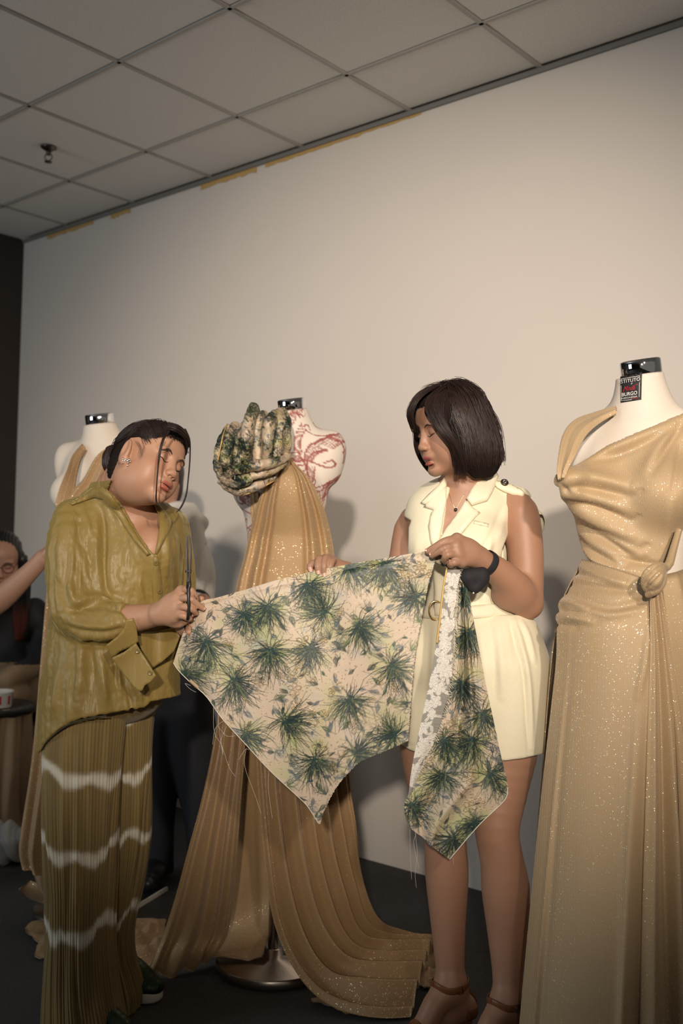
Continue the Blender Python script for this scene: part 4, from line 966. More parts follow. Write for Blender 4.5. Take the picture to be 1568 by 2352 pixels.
rl([(634, 1064, -.035), (638, 1012, -.03), (644, 966, -.03), (641, 946, .01)], [9, 11, 12, 8])
rl([(656, 1050, -.02), (660, 1008, -.055), (658, 968, -.015), (650, 944, .02)], [8, 10, 10, 7])
rl([(540, 1084, -.075), (572, 1072, -.095), (612, 1066, -.088), (645, 1056, -.055), (664, 1044, -.02)], [8, 12, 12, 11, 7])
rl([(548, 1100, -.065), (590, 1090, -.075), (630, 1078, -.055), (655, 1064, -.03)], [7, 10, 10, 6])
rl([(504, 1108, -.01), (530, 1124, -.035), (560, 1126, -.045), (592, 1114, -.04), (628, 1096, -.02)], [7, 10, 11, 10, 6])
rl([(499, 1078, .01), (514, 1102, -.03), (542, 1112, -.07), (572, 1104, -.08)], [7, 9, 10, 7])
rl([(552, 990, -.03), (556, 1024, -.075), (546, 1062, -.09), (526, 1096, -.06)], [5, 7, 8, 6])
V, F = RS.mesh(.0036); N = vnormals(V, F); px = proj(V)
V = V + N * (.0035 * vnoise(V * [34, 34, 20], 3) + .0022 * vnoise(V * 90, 5))[:, None]
c, g = sample_print(np.column_stack([400 + (px[:, 0] - 480) * 2.0 + (V[:, 1] - 2.9) * 900, 915 + (px[:, 1] - 920) * 2.1 + (V[:, 1] - 2.9) * 500]))
ros = thing('fabric_ruffle', bC + [-.08, -.12, 1.45], 'gathered ruffle of green and gold brocade on the shoulder of the red-printed form', 'fabric')
obj('ruffle', V, F, M['brocade'], ros, cols=(c * .92) ** 1.25, attrs={'Gold': np.clip(g * 1.3 + .10, 0, 1)})
ri = lambda pts: tube(Pn(np.array(pts)), .0016, 6, 24)
obj('raw_edge', *join([ri([(512, 1110, 2.915), (540, 1138, 2.89), (585, 1128, 2.885), (630, 1104, 2.90)]), ri([(522, 974, 2.94), (512, 1000, 2.91), (500, 1060, 2.905)])]), M['goldthread'], ros)
# ------------------------------------------------------------------ heads
def head_prims(S, c, R, s, k=.012, lids=True, mouth_open=0.0, ears=(1, 1), plump=1.0):
    """local axes: x = the viewer's right when the face looks at the viewer, -y = forward, z = up"""
    c = np.asarray(c); R = np.asarray(R)
    T = lambda x, y, z: c + s * (R @ np.array([x, y, z]))
    E = lambda x, y, z, a, b, d, k=k, mode='u': S.ell(T(x, y, z), np.array([a, b, d]) * s, R, k * s, mode)
    E(0, .018, .035, .076, .095, .086, .02); E(0, -.022, -.010, .062 * plump, .062, .086, .03); E(0, -.042, .052, .058, .046, .046, .03)
    E(0, -.032, -.066, .051 * plump, .050, .042, .03); E(0, -.073, -.098, .023, .020, .017, .025)
    for q in (-1, 1):
        E(q * .037, -.050, -.030, .030 * plump, .030, .028, .03); E(q * .041 * plump, -.034, -.058, .021, .032, .027, .03)
        E(q * .028, -.077, .026, .026, .012, .0085, .014)
        E(q * .032, -.092, .009, .0165, .013, .0125, .012, 's')
        E(q * .0315, -.0735, .0075, .0150, .0125, .0120, .004)
        E(q * .0115, -.095, -.0335, .0078, .0085, .0068, .007)
        if ears[(q + 1) // 2]:
            Re = R @ Rz(q * .32)
            S.ell(T(q * .0815, .014, .000), np.array([.0085, .0205, .0335]) * s, Re, .005 * s)
            S.ell(T(q * .0885, .012, .003), np.array([.006, .0125, .0205]) * s, Re, .004 * s, 's')
            S.ell(T(q * .084, .003, -.004), np.array([.005, .006, .010]) * s, Re, .004 * s)
            S.ell(T(q * .079, .008, -.029), np.array([.006, .009, .010]) * s, Re, .006 * s)
    S.cone(T(0, -.082, .018), T(0, -.098, -.026), .0072 * s, .0095 * s, .014 * s); E(0, -.1005, -.0285, .0098, .0088, .0085, .008)
    for q in (-1, 1): E(q * .0072, -.0985, -.0395, .0036, .0048, .0026, .003, 's')
    E(0, -.0865, -.0560, .024, .012, .0125, .012)
    E(q * 0, -.0905, -.0605, .0195, .0095, .0056, .004); E(0, -.0890, -.0735 - mouth_open, .0165, .0095, .0068, .004)
    E(0, -.0985, -.0662 - mouth_open * .5, .0200, .0115, .0012 + mouth_open * .42, .0015, 's')
    E(0, -.0880, -.0850, .018, .006, .005, .008, 's')
    return T
def skin_cols(V, tone, c=None, R=None, s=1.0, lipc=(.40, .11, .085), lip=True, blush=.35, mouth_open=0.0):
    t = np.array(tone); col = np.tile(t, (len(V), 1))
    if c is not None:
        q = ((V - c) @ np.asarray(R)) / s
        def w(x, y, z, a, b, d, p=1.0): return np.clip((1 - (((q[:, 0] - x) / a) ** 2 + ((q[:, 1] - y) / b) ** 2 + ((q[:, 2] - z) / d) ** 2)) * p, 0, 1)[:, None]
        for sx in (-1, 1):
            m = w(sx * .040, -.07, -.022, .03, .06, .024) * blush; col = col * (1 - m) + np.array([.48, .21, .145]) * m
            m = w(sx * .031, -.085, .014, .021, .03, .013, 2) * .30; col = col * (1 - m) + np.array([.30, .135, .085]) * m
        if lip:
            m = np.maximum(w(0, -.095, -.0612, .0225, .022, .0062, 4), w(0, -.095, -.0735 - mouth_open, .0195, .022, .0075, 4)); col = col * (1 - m) + np.array(lipc) * m
    return col
def face_line(S, T, pts, r, name, mat, par, seg=6, n=16, off=.0006, flat=1.0):
    p = np.array([T(*q) for q in pts]); p = catmull(p, n); p = S.project(p, off, 5); return obj(name, *tube(p, r, seg, flat=flat), mat, par)
def strands(name, guides_a, guides_b, n, r, mat, par, jit=.003, seg=3, m=18, seed=0, S=None, off=.004, kind=None, taper=(.6, 1, 1, .3)):
    """hair between guide paths (world points); guides are interpolated pairwise"""
    rr = np.random.default_rng(seed); out = []
    A = [catmull(g, m) for g in guides_a]; Bg = None if guides_b is None else [catmull(g, m) for g in guides_b]
    paths = []
    for k in range(n):
        t = rr.random() * (len(A) - 1); i = min(int(t), len(A) - 2) if len(A) > 1 else 0; f = t - i
        p = A[i] * (1 - f) + A[min(i + 1, len(A) - 1)] * f
        if Bg is not None: w_ = rr.random(); p = p * (1 - w_) + (Bg[i] * (1 - f) + Bg[min(i + 1, len(A) - 1)] * f) * w_
        j0, j1 = rr.normal(0, jit, 3), rr.normal(0, jit, 3); u = np.linspace(0, 1, m)[:, None]; p = p + j0 * (1 - u) + j1 * u + rr.normal(0, jit * .35, 3) * np.sin(u * np.pi * rr.uniform(1, 3))
        L = rr.uniform(.9, 1.0); p = p[:max(4, int(m * L))]; paths.append(p)
    if S is not None:
        al = np.concatenate(paths); al2 = S.project(al, 0, 3); d = S.eval(al, .1); rnd = np.repeat(rr.uniform(0, off, len(paths)), [len(p) for p in paths]); gr = S.grad(al2); near = d < off * 1.5 + .002
        al = np.where(near[:, None], al2 + gr * (.0006 + rnd)[:, None], al); q = 0; np2 = []
        for p in paths: np2.append(al[q:q + len(p)]); q += len(p)
        paths = np2
    for p in paths: out.append(tube(p, np.array(taper) * r * rr.uniform(.7, 1.3), seg, cap=False))
    return obj(name, *join(out), mat, par, kind=kind)
def hand(S, wrist, palm, fingers, thumb=None, rp=(.024, .026), k=.008, fr=.0078):
    """wrist: point, palm: list of knuckle points, fingers: list of joint chains starting at each knuckle"""
    wrist = np.asarray(wrist)
    for kn in palm: S.cone(wrist, kn, rp[0] * .78, .0118, .014)
    for a, b in zip(palm[:-1], palm[1:]): S.cone(a, b, .0112, .0112, .010)
    for f in fingers:
        n = len(f); S.chain(f, np.linspace(.0098, fr * .88, n), .004)
    if thumb is not None: S.chain(thumb, np.linspace(.0135, .0082, len(thumb)), .008)
def nail(name, tip, nrm, along, par, sc=1.0):
    tip = np.asarray(tip); nrm = norm(nrm); al = norm(np.asarray(along) - nrm * (np.asarray(along) @ nrm)); sd = np.cross(nrm, al)
    u, v = np.meshgrid(np.linspace(-1, 1, 7), np.linspace(-1, 1, 7)); u = u.ravel(); v = v.ravel()
    x = u * np.sqrt(1 - .45 * v * v); V = tip + sc * (np.outer(x * .0046, sd) + np.outer(v * .0058, al) + np.outer(.0014 * (1 - x * x * 1.4), nrm)); F = grid_faces(7, 7)
    return obj(name, V, F, M['nail'], par)

# ================================================================== the woman in the cream suit
RWc = P(1035, 991, 2.49); RWs = .88
RWR = np.array([[0.4143, 0.8833, -0.2194], [-0.9094, 0.4112, -0.0621], [0.0353, 0.2252, 0.9737]])
rw = thing('person', [P(1080, 1500, 2.56)[0], 2.56, 0], 'woman with a dark bob in a sleeveless cream belted playsuit, holding up the brocade', 'person')
B = SDF(.02)
Tr = head_prims(B, RWc, RWR, RWs, mouth_open=.0045, ears=(0, 1), plump=1.04)
B.chain([Tr(0, .022, -.055), P(1066, 1080, 2.53), P(1074, 1125, 2.56)], [.052, .050, .060], .03)
NT0 = len(B.pr)
B.ell(P(1066, 1165, 2.565), (.120, .070, .050), k=.05); B.ell(P(1050, 1215, 2.575), (.125, .088, .12), k=.05)
B.ell(P(1000, 1245, 2.535), (.060, .055, .060), k=.03); B.ell(P(1092, 1248, 2.495), (.064, .058, .062), k=.03)
B.ell(P(1082, 1400, 2.57), (.105, .088, .12), k=.06); B.ell(P(1085, 1510, 2.57), (.155, .120, .11), k=.06)
NT1 = len(B.pr)
# her left arm (viewer's right)
B.chain([P(1170, 1150, 2.55), P(1196, 1182, 2.53), P(1206, 1262, 2.515), P(1209, 1340, 2.50), P(1210, 1386, 2.49)], [.040, .0440, .0440, .0415, .038], .02)
B.chain([P(1210, 1386, 2.49), P(1178, 1345, 2.445), P(1140, 1310, 2.41), P(1112, 1290, 2.385)], [.037, .039, .033, .0265], .012)
B.ell(P(1172, 1366, 2.46), (.045, .030, .036), k=.03)
# her right arm, passing behind the cloth
B.chain([P(975, 1190, 2.63), P(948, 1210, 2.645), P(930, 1290, 2.64), P(905, 1390, 2.60), ], [.042, .046, .043, .036], .03)
B.chain([P(905, 1390, 2.60), P(850, 1345, 2.54), P(795, 1316, 2.475)], [.036, .034, .024], .02)
# legs
NL0 = len(B.pr)
B.chain([P(990, 1540, 2.63), P(992, 1700, 2.62), P(1002, 1800, 2.61), P(1018, 1890, 2.60), P(1024, 1960, 2.605), P(1026, 2010, 2.615), P(1029, 2120, 2.62), P(1033, 2220, 2.61), P(1036, 2262, 2.60)], [.092, .084, .073, .0555, .0535, .0550, .0445, .0365, .0345], .03)
B.chain([P(1165, 1540, 2.51), P(1160, 1700, 2.50), P(1150, 1800, 2.49), P(1141, 1905, 2.475), P(1152, 1975, 2.48), P(1161, 2045, 2.49), P(1164, 2140, 2.49), P(1165, 2230, 2.475), P(1166, 2300, 2.46)], [.092, .082, .068, .0535, .0520, .0580, .0475, .0365, .0340], .03)
NL1 = len(B.pr)
# feet in heels
for (an, hl, ball, toe) in ((P(1036, 2262, 2.60), P(1066, 2312, 2.615), P(965, 2372, 2.55), P(925, 2395, 2.51)), (P(1166, 2300, 2.46), P(1190, 2350, 2.475), P(1098, 2420, 2.40), P(1062, 2445, 2.36))):
    B.chain([an, (an + hl) / 2 + [0, 0, -.01], hl], [.034, .032, .027], .02); B.chain([an, (an + ball) / 2 + [0, 0, .012], ball, toe], [.033, .031, .027, .016], .025); B.chain([hl, (hl + ball) / 2 + [0, 0, -.012], ball], [.026, .022, .024], .02)
    for q in range(5):
        o = np.array([.016 * (q - 2), .006 * abs(q - 2), -.004]); B.cone(ball + o * 1.1 + (toe - ball) * .2, toe + o * 1.2 + (toe - ball) * (.25 - .1 * abs(q - 1)), .0105, .0085, .006)
# left hand pinching the cloth's top edge
hL = [P(1049, 1237, 2.352), P(1046, 1254, 2.340), P(1050, 1273, 2.338), P(1060, 1291, 2.345)]
fing = [[hL[0], P(1022, 1243, 2.337), P(1000, 1255, 2.340), P(982, 1266, 2.349)], [hL[1], P(1022, 1259, 2.325), P(1006, 1268, 2.332), P(992, 1276, 2.345)],
        [hL[2], P(1028, 1274, 2.322), P(1020, 1284, 2.335), P(1022, 1290, 2.352)], [hL[3], P(1042, 1292, 2.328), P(1034, 1297, 2.340), P(1040, 1299, 2.354)]]
hand(B, P(1096, 1280, 2.378), hL, fing, [P(1088, 1288, 2.385), P(1050, 1285, 2.392), P(1015, 1275, 2.388), P(992, 1272, 2.376)], (.027, .026))
B.ell(P(1072, 1262, 2.362), (.028, .017, .024), k=.02)
# right hand hooked over the top edge from behind
yR = 2.435
kR = [P(768, 1297, yR + .012), P(757, 1288, yR + .008), P(742, 1289, yR + .010), P(728, 1297, yR + .018)]
fR = [[kR[0], P(763, 1288, yR - .012), P(758, 1301, yR - .026), P(755, 1314, yR - .024)], [kR[1], P(748, 1281, yR - .014), P(744, 1300, yR - .030), P(745, 1318, yR - .028)],
      [kR[2], P(733, 1283, yR - .010), P(729, 1299, yR - .024), P(731, 1314, yR - .024)], [kR[3], P(719, 1294, yR - .002), P(711, 1302, yR - .010), P(713, 1309, yR - .012)]]
hand(B, P(795, 1316, yR + .035), kR, fR, [P(785, 1318, yR + .04), P(760, 1318, yR + .05), P(745, 1312, yR + .045)], (.024, .024))
B.cut(lambda p: .012 - p[:, 2])
parts = []
zc = Tr(0, 0, -.135)[2]
V1, F1 = B.mesh(.0023, lo=[-9, -9, zc]); parts.append((V1, F1))
V2_, F2_ = B.mesh(.0052, hi=[9, 9, zc + .006]); pr2 = proj(V2_)
parts.append((V2_, F2_))
ha, hb2 = P(965, 1310, 2.30), P(1125, 1215, 2.45); parts.append(B.mesh(.0023, lo=[ha[0], ha[1], ha[2]], hi=[hb2[0], hb2[1], min(hb2[2], zc)]))
ha, hb2 = P(695, 1330, 2.36), P(800, 1270, 2.50); parts.append(B.mesh(.0023, lo=[ha[0], ha[1], ha[2]], hi=[hb2[0], hb2[1], hb2[2]]))
Vb, Fb = join(parts); tone = (.40, .222, .142)
cb = skin_cols(Vb, tone, RWc, RWR, RWs, lipc=(.32, .085, .07), mouth_open=.0045)
obj('body', Vb, Fb, M['skinR'], rw, cols=cb)
hb = SDF(.008); hand(hb, P(1096, 1280, 2.378), hL, fing)
# face details
for q in (-1, 1):
    face_line(B, Tr, [(q * .017, -.090, .0235), (q * .030, -.090, .0285), (q * .045, -.080, .026)], [.0008, .0021, .0008], 'eyebrow', M['brow'], rw, flat=.6)
    face_line(B, Tr, [(q * .0185, -.088, -.0005), (q * .0315, -.093, -.0035), (q * .0455, -.080, .0015)], [.0005, .0013, .0007], 'eyelashes', M['lash'], rw, off=.0008)
V, F = lathe([(.0001, -.0008), (.0125, -.0006), (.0125, .0006), (.0001, .0008)], 20, RWR[:, 2] * 1.0, Tr(0, -.0815, -.0655)); obj('teeth', V, F, M['teeth'], rw)
# bob
Hh = SDF(.02)
EH = lambda x, y, z, a, b, d, k=.02, mode='u': Hh.ell(Tr(x, y, z), np.array([a, b, d]) * RWs, RWR, k, mode)
EH(0, .022, .036, .088, .106, .092); EH(.006, .034, -.028, .090, .090, .105, .03); EH(.022, .044, -.075, .078, .078, .080, .03)
EH(.082, -.016, -.030, .020, .036, .080, .02); EH(-.076, -.012, -.020, .020, .038, .070, .02); EH(0, -.040, .086, .066, .040, .030, .02); EH(.064, -.034, .052, .022, .036, .045, .02); EH(-.066, -.036, .050, .022, .036, .045, .02)
EH(.0, -.118, -.048, .060, .100, .100, .008, 's'); EH(.0, -.150, .030, .056, .078, .040, .012, 's')
EH(0, -.07, -.165, .078, .11, .09, .01, 's')
up_ = RWR[:, 2]; b0 = Tr(0, .03, -.138); tilt = norm(up_ + .10 * RWR[:, 1] * 1 + .05 * RWR[:, 0])
Hh.cut(lambda p: (b0 - p) @ tilt, .006)
V, F = Hh.mesh(.003); N = vnormals(V, F); q = (V - RWc) @ RWR; th = np.arctan2(q[:, 0], q[:, 1])
V = V + N * (.0012 * np.sin(th * 60 + 4 * vnoise(q * 30, 2)) + .0025 * vnoise(np.column_stack([th * 7, q[:, 2] * 6, th * 0]), 8))[:, None]
hair_o = obj('hair', V, F, M['hullR'], rw)
top_ = [Tr(.010, -.015, .137), Tr(.012, .03, .139), Tr(.012, .08, .118)]
def fall(x0, y0, x1, y1, zb):  # from the parting, over the side, down to the hem
    return np.array([Tr(.008, .02 + (y0 - .02) * .25, .130), Tr(x0 * .45, .02 + (y0 - .02) * .55, .122), Tr(x0 * .82, .02 + (y0 - .02) * .86, .088), Tr(x0, y0, .045), Tr(x1, y1, -.01), Tr(x1, y1, -.07), Tr(x1 * .90, y1 * .95, zb)])
gs = [fall(.084, -.035, .092, -.030, -.125), fall(.090, -.005, .096, -.005, -.136), fall(.090, .03, .097, .032, -.140), fall(.084, .065, .090, .076, -.140), fall(.062, .098, .066, .112, -.136), fall(.028, .118, .030, .126, -.132), fall(-.01, .122, -.012, .126, -.130), fall(-.045, .108, -.05, .112, -.125), fall(-.078, .06, -.086, .065, -.12), fall(-.084, .0, -.092, .0, -.115), fall(-.080, -.03, -.088, -.03, -.10)]
strands('hair_strands', gs, None, 1350, .00085, M['hairR'], rw, .005, m=13, seed=3, S=Hh, off=.003, kind='stuff')
# fringe and curtain locks framing the face (near side, then far side)
YF = lambda a: Pn(np.array(a, float))
cur_a = [YF([(1015, 890, 2.45), (988, 908, 2.42), (976, 935, 2.40), (990, 962, 2.385), (1014, 998, 2.38), (1034, 1030, 2.40), (1042, 1070, 2.42), (1044, 1102, 2.43)])]
cur_b = [YF([(1050, 886, 2.46), (1024, 912, 2.41), (1016, 950, 2.39), (1032, 990, 2.38), (1050, 1020, 2.385), (1064, 1050, 2.395), (1070, 1080, 2.41), (1072, 1106, 2.42)])]
strands('fringe', cur_a, cur_b, 360, .0009, M['hairR'], rw, .0022, m=22, seed=5, S=B, off=.008, kind='stuff')
fa = [YF([(1000, 886, 2.46), (960, 905, 2.46), (938, 940, 2.46), (938, 965, 2.47), (950, 995, 2.49), (958, 1010, 2.51)])]
fb = [YF([(1010, 884, 2.44), (975, 905, 2.42), (953, 930, 2.41), (948, 955, 2.42), (953, 980, 2.44), (956, 1000, 2.47)])]
strands('fringe', fa, fb, 220, .0009, M['hairR'], rw, .0020, seed=6, S=B, off=.006, kind='stuff')
fa = [YF([(940, 950, 2.50), (950, 990, 2.53), (954, 1030, 2.55), (966, 1060, 2.56), (985, 1085, 2.56), (1002, 1098, 2.55)])]
fb = [YF([(952, 950, 2.50), (962, 990, 2.53), (970, 1030, 2.56), (984, 1062, 2.57), (1000, 1088, 2.56), (1014, 1094, 2.55)])]
strands('side_lock', fa, fb, 260, .0010, M['hairR'], rw, .0016, seed=7, kind='stuff')
strands('flyaway_hairs', [YF([(1130, 1030, 2.5), (1142, 1048, 2.5), (1152, 1056, 2.5)]), YF([(1120, 1060, 2.48), (1132, 1072, 2.48), (1138, 1074, 2.48)])], None, 40, .0006, M['hairR'], rw, .004, seed=9, kind='stuff')
strands('flyaway_hairs', [YF([(990, 892, 2.46), (960, 905, 2.45), (936, 935, 2.45), (931, 962, 2.46)]), YF([(1010, 882, 2.46), (985, 884, 2.46), (965, 893, 2.46)]), YF([(1060, 876, 2.5), (1035, 872, 2.5), (1015, 878, 2.5)])], None, 40, .00035, M['hairR'], rw, .003, seed=10, kind='stuff')

# vest of the playsuit
VS = SDF(.05)
VS.ell(P(1062, 1170, 2.57), (.105, .078, .052)); VS.ell(P(1052, 1225, 2.58), (.128, .098, .13)); VS.ell(P(998, 1250, 2.54), (.066, .062, .068), k=.03); VS.ell(P(1096, 1252, 2.50), (.070, .066, .070), k=.03)
VS.ell(P(1084, 1390, 2.575), (.112, .098, .12)); VS.cone(P(1095, 1118, 2.57), P(1188, 1148, 2.545), .040, .032, .02); VS.cone(P(1040, 1128, 2.58), P(958, 1182, 2.635), .038, .032, .02)
VS.cone(P(1190, 1152, 2.55), P(1224, 1200, 2.575), .028, .024, .02); VS.cone(P(1224, 1200, 2.575), P(1190, 1290, 2.60), .024, .03, .03)
VS.cone(P(1050, 1100, 2.60), P(1110, 1098, 2.60), .028, .030, .02)
BT = SDF(.05); BT.pr = B.pr[NT0:NT1]; VS.over(BT, .009, P(900, 1420, 2.4), P(1260, 1095, 2.75), .02)
# armhole, neckline and hem
vneck = [(1032, 1060), (1034, 1120), (1026, 1150), (1022, 1185), (1016, 1225), (1008, 1242), (1040, 1200), (1068, 1160), (1086, 1120), (1104, 1090), (1106, 1060)]
def vcut(p):
    px = proj(p); d = -poly_sd(px, vneck) * 2.55 / FPX; return np.where(p[:, 1] < 2.62, d, -1.0)
VS.cut(vcut, .003)
arm_l = [(1206, 1136), (1184, 1178), (1167, 1225), (1153, 1262), (1148, 1340), (1270, 1340), (1262, 1190), (1236, 1150)]
arm_r = [(880, 1140), (930, 1188), (944, 1196), (938, 1212), (936, 1290), (936, 1420), (860, 1420)]
VS.cut(lambda p: np.where(p[:, 1] < 2.555, -poly_sd(proj(p), arm_l) * 2.5 / FPX, -1.0), .003)
VS.cut(lambda p: -poly_sd(proj(p), arm_r) * 2.6 / FPX, .003)
VS.cut(lambda p: (proj(p)[:, 1] - 1402) * 2.5 / FPX)
V, F = VS.mesh(.0043); N = vnormals(V, F)
V = sculpt(V, N, [([(1165, 1170), (1140, 1230), (1110, 1290), (1090, 1360)], .006, 10, .5), ([(1150, 1180), (1135, 1240), (1128, 1300)], -.005, 8), ([(960, 1235), (956, 1290), (960, 1340)], .004, 10), ([(1000, 1300), (1005, 1360), (1000, 1395)], .006, 9, .6), ([(985, 1310), (990, 1395)], -.004, 7), ([(1150, 1300), (1120, 1350), (1110, 1398)], .006, 12, .6), ([(1175, 1330), (1150, 1370), (1140, 1400)], .005, 9, .5)])
obj('vest', V, F, M['cream'], rw)
# lapels and collar
def lay(name, poly, off, thick, S=VS, mat='cream_lapel', par=rw, y0=2.3, y1=2.75, step=5.0, edge=.5, spline=False):
    V, F, _ = patch(poly, S, y0, y1, off, thick, step, edge, spline); return obj(name, V, F, M[mat], par)
VF = SDF(.05); VF.pr = [p for p in VS.pr if p[0] == 'u']
lay('lapel', [(1068, 1150), (1086, 1168), (1102, 1180), (1091, 1190), (1076, 1208), (1058, 1230), (1040, 1252), (1020, 1276), (1004, 1290), (1000, 1270), (1009, 1240), (1024, 1216), (1044, 1190)], .010, .004, VF)
lay('collar', [(1128, 1078), (1143, 1098), (1136, 1118), (1126, 1138), (1117, 1152), (1098, 1158), (1083, 1163), (1070, 1146), (1080, 1128), (1090, 1112), (1098, 1092), (1112, 1080)], .0125, .004, VF)
lay('lapel', [(1025, 1118), (1026, 1150), (1019, 1185), (1014, 1220), (1008, 1245), (996, 1268), (988, 1240), (984, 1210), (990, 1180), (996, 1172), (974, 1165), (990, 1146), (1010, 1128)], .009, .004, VF)
lay('collar', [(1027, 1088), (1026, 1118), (1014, 1132), (996, 1150), (976, 1160), (968, 1156), (985, 1138), (1008, 1118), (1020, 1100)], .011, .004, VF)
ep = lay('epaulette', [(1136, 1107), (1150, 1108), (1172, 1116), (1196, 1127), (1204, 1135), (1198, 1142), (1176, 1138), (1156, 1131), (1140, 1122), (1133, 1114)], .011, .004, VF)
ebp = VF.hit(np.array([[1155.0, 1116.0]]), 2.3, 2.75)[0]; eb = Pn(np.array([[1155, 1116, ebp[0]]]))[0]; en = VF.grad(eb[None])[0]
V, F = lathe([(.0098, .011), (.0100, .0145), (.0085, .0165), (.006, .0158), (.004, .0172), (.001, .0175)], 24, en, eb); bt = obj('metal_button', V, F, M['darkmetal'], rw); bt['label'] = 'dark metal crest button on the shoulder strap'
for a in range(6):
    d = np.cross(en, [math.cos(a), math.sin(a), .3]); d = norm(d); obj('button_relief', *tube([eb + en * .0172 + d * .0015, eb + en * .0174 + d * .0062], .0009, 6), M['silver'], bt)
lay('welt_pocket', [(1088, 1196), (1122, 1204), (1121, 1211), (1087, 1203)], .005, .003, VF, 'cream')
# shorts
SS = SDF(.06)
SS.ell(P(1085, 1480, 2.575), (.150, .118, .10)); SS.chain([P(1160, 1470, 2.52), P(1163, 1600, 2.515), P(1160, 1790, 2.51)], [.085, .100, .102], .05); SS.chain([P(1000, 1470, 2.62), P(992, 1600, 2.62), P(990, 1790, 2.62)], [.082, .098, .102], .05)
LB = SDF(.05); LB.pr = B.pr[NL0:NL1] + B.pr[NT1 - 2:NT1]; SS.over(LB, .010, P(880, 1790, 2.3), P(1280, 1405, 2.75), .02)
hemx = np.array([860, 905, 940, 1000, 1060, 1110, 1160, 1200, 1240, 1290]); hemy = np.array([1688, 1700, 1722, 1744, 1748, 1748, 1747, 1742, 1733, 1722])
SS.cut(lambda p: (proj(p)[:, 1] - np.interp(proj(p)[:, 0], hemx, hemy)) * 2.55 / FPX, .003)
SS.cut(lambda p: (1412 - proj(p)[:, 1]) * 2.5 / FPX, .004)
V, F = SS.mesh(.0046); N = vnormals(V, F)
V = sculpt(V, N, [([(1180, 1425), (1196, 1480), (1212, 1560), (1222, 1720)], .008, 7, .8), ([(1196, 1425), (1212, 1460), (1228, 1520)], .006, 6, .6), ([(1170, 1428), (1180, 1470), (1186, 1520)], -.006, 6), ([(1075, 1560), (1078, 1650), (1080, 1740)], -.020, 14), ([(1100, 1430), (1112, 1520), (1118, 1640)], .006, 12, .5), ([(1140, 1430), (1150, 1500), (1155, 1600)], .005, 12, .5), ([(960, 1430), (955, 1520), (945, 1700)], .006, 9, .8), ([(985, 1430), (980, 1520), (975, 1700)], -.005, 9)])
obj('shorts', V, F, M['cream'], rw)
# belt with a ring buckle
BS = SDF(.05); BS.ell(P(1084, 1404, 2.575), (.118, .104, .125)); BS.ell(P(1085, 1480, 2.575), (.150, .118, .10))
belt = lay('belt', [(968, 1392), (1010, 1396), (1060, 1394), (1120, 1388), (1186, 1384), (1190, 1414), (1120, 1420), (1060, 1424), (1010, 1424), (964, 1420)], .010, .006, BS, 'cream')
by = BS.hit(np.array([[1000.0, 1402.0]]), 2.3, 2.8)[0][0]; bc = P(1000, 1402, by - .016); th = np.linspace(0, 2 * np.pi, 33)
ringp = bc + np.outer(np.cos(th) * .0155, XR) + np.outer(np.sin(th) * .023, UR); V, F = tube(ringp, .0022, 8, cap=False); bk = obj('ring_buckle', V, F, M['gold'], rw)
for (xa, ya, xb, yb) in ((970, 1378, 1004, 1398), (966, 1404, 1000, 1406), (972, 1424, 1000, 1410)): pass
lay('belt_loop_end', [(1000, 1386), (1018, 1384), (1026, 1402), (1020, 1420), (1002, 1418)], .016, .006, BS, 'cream')
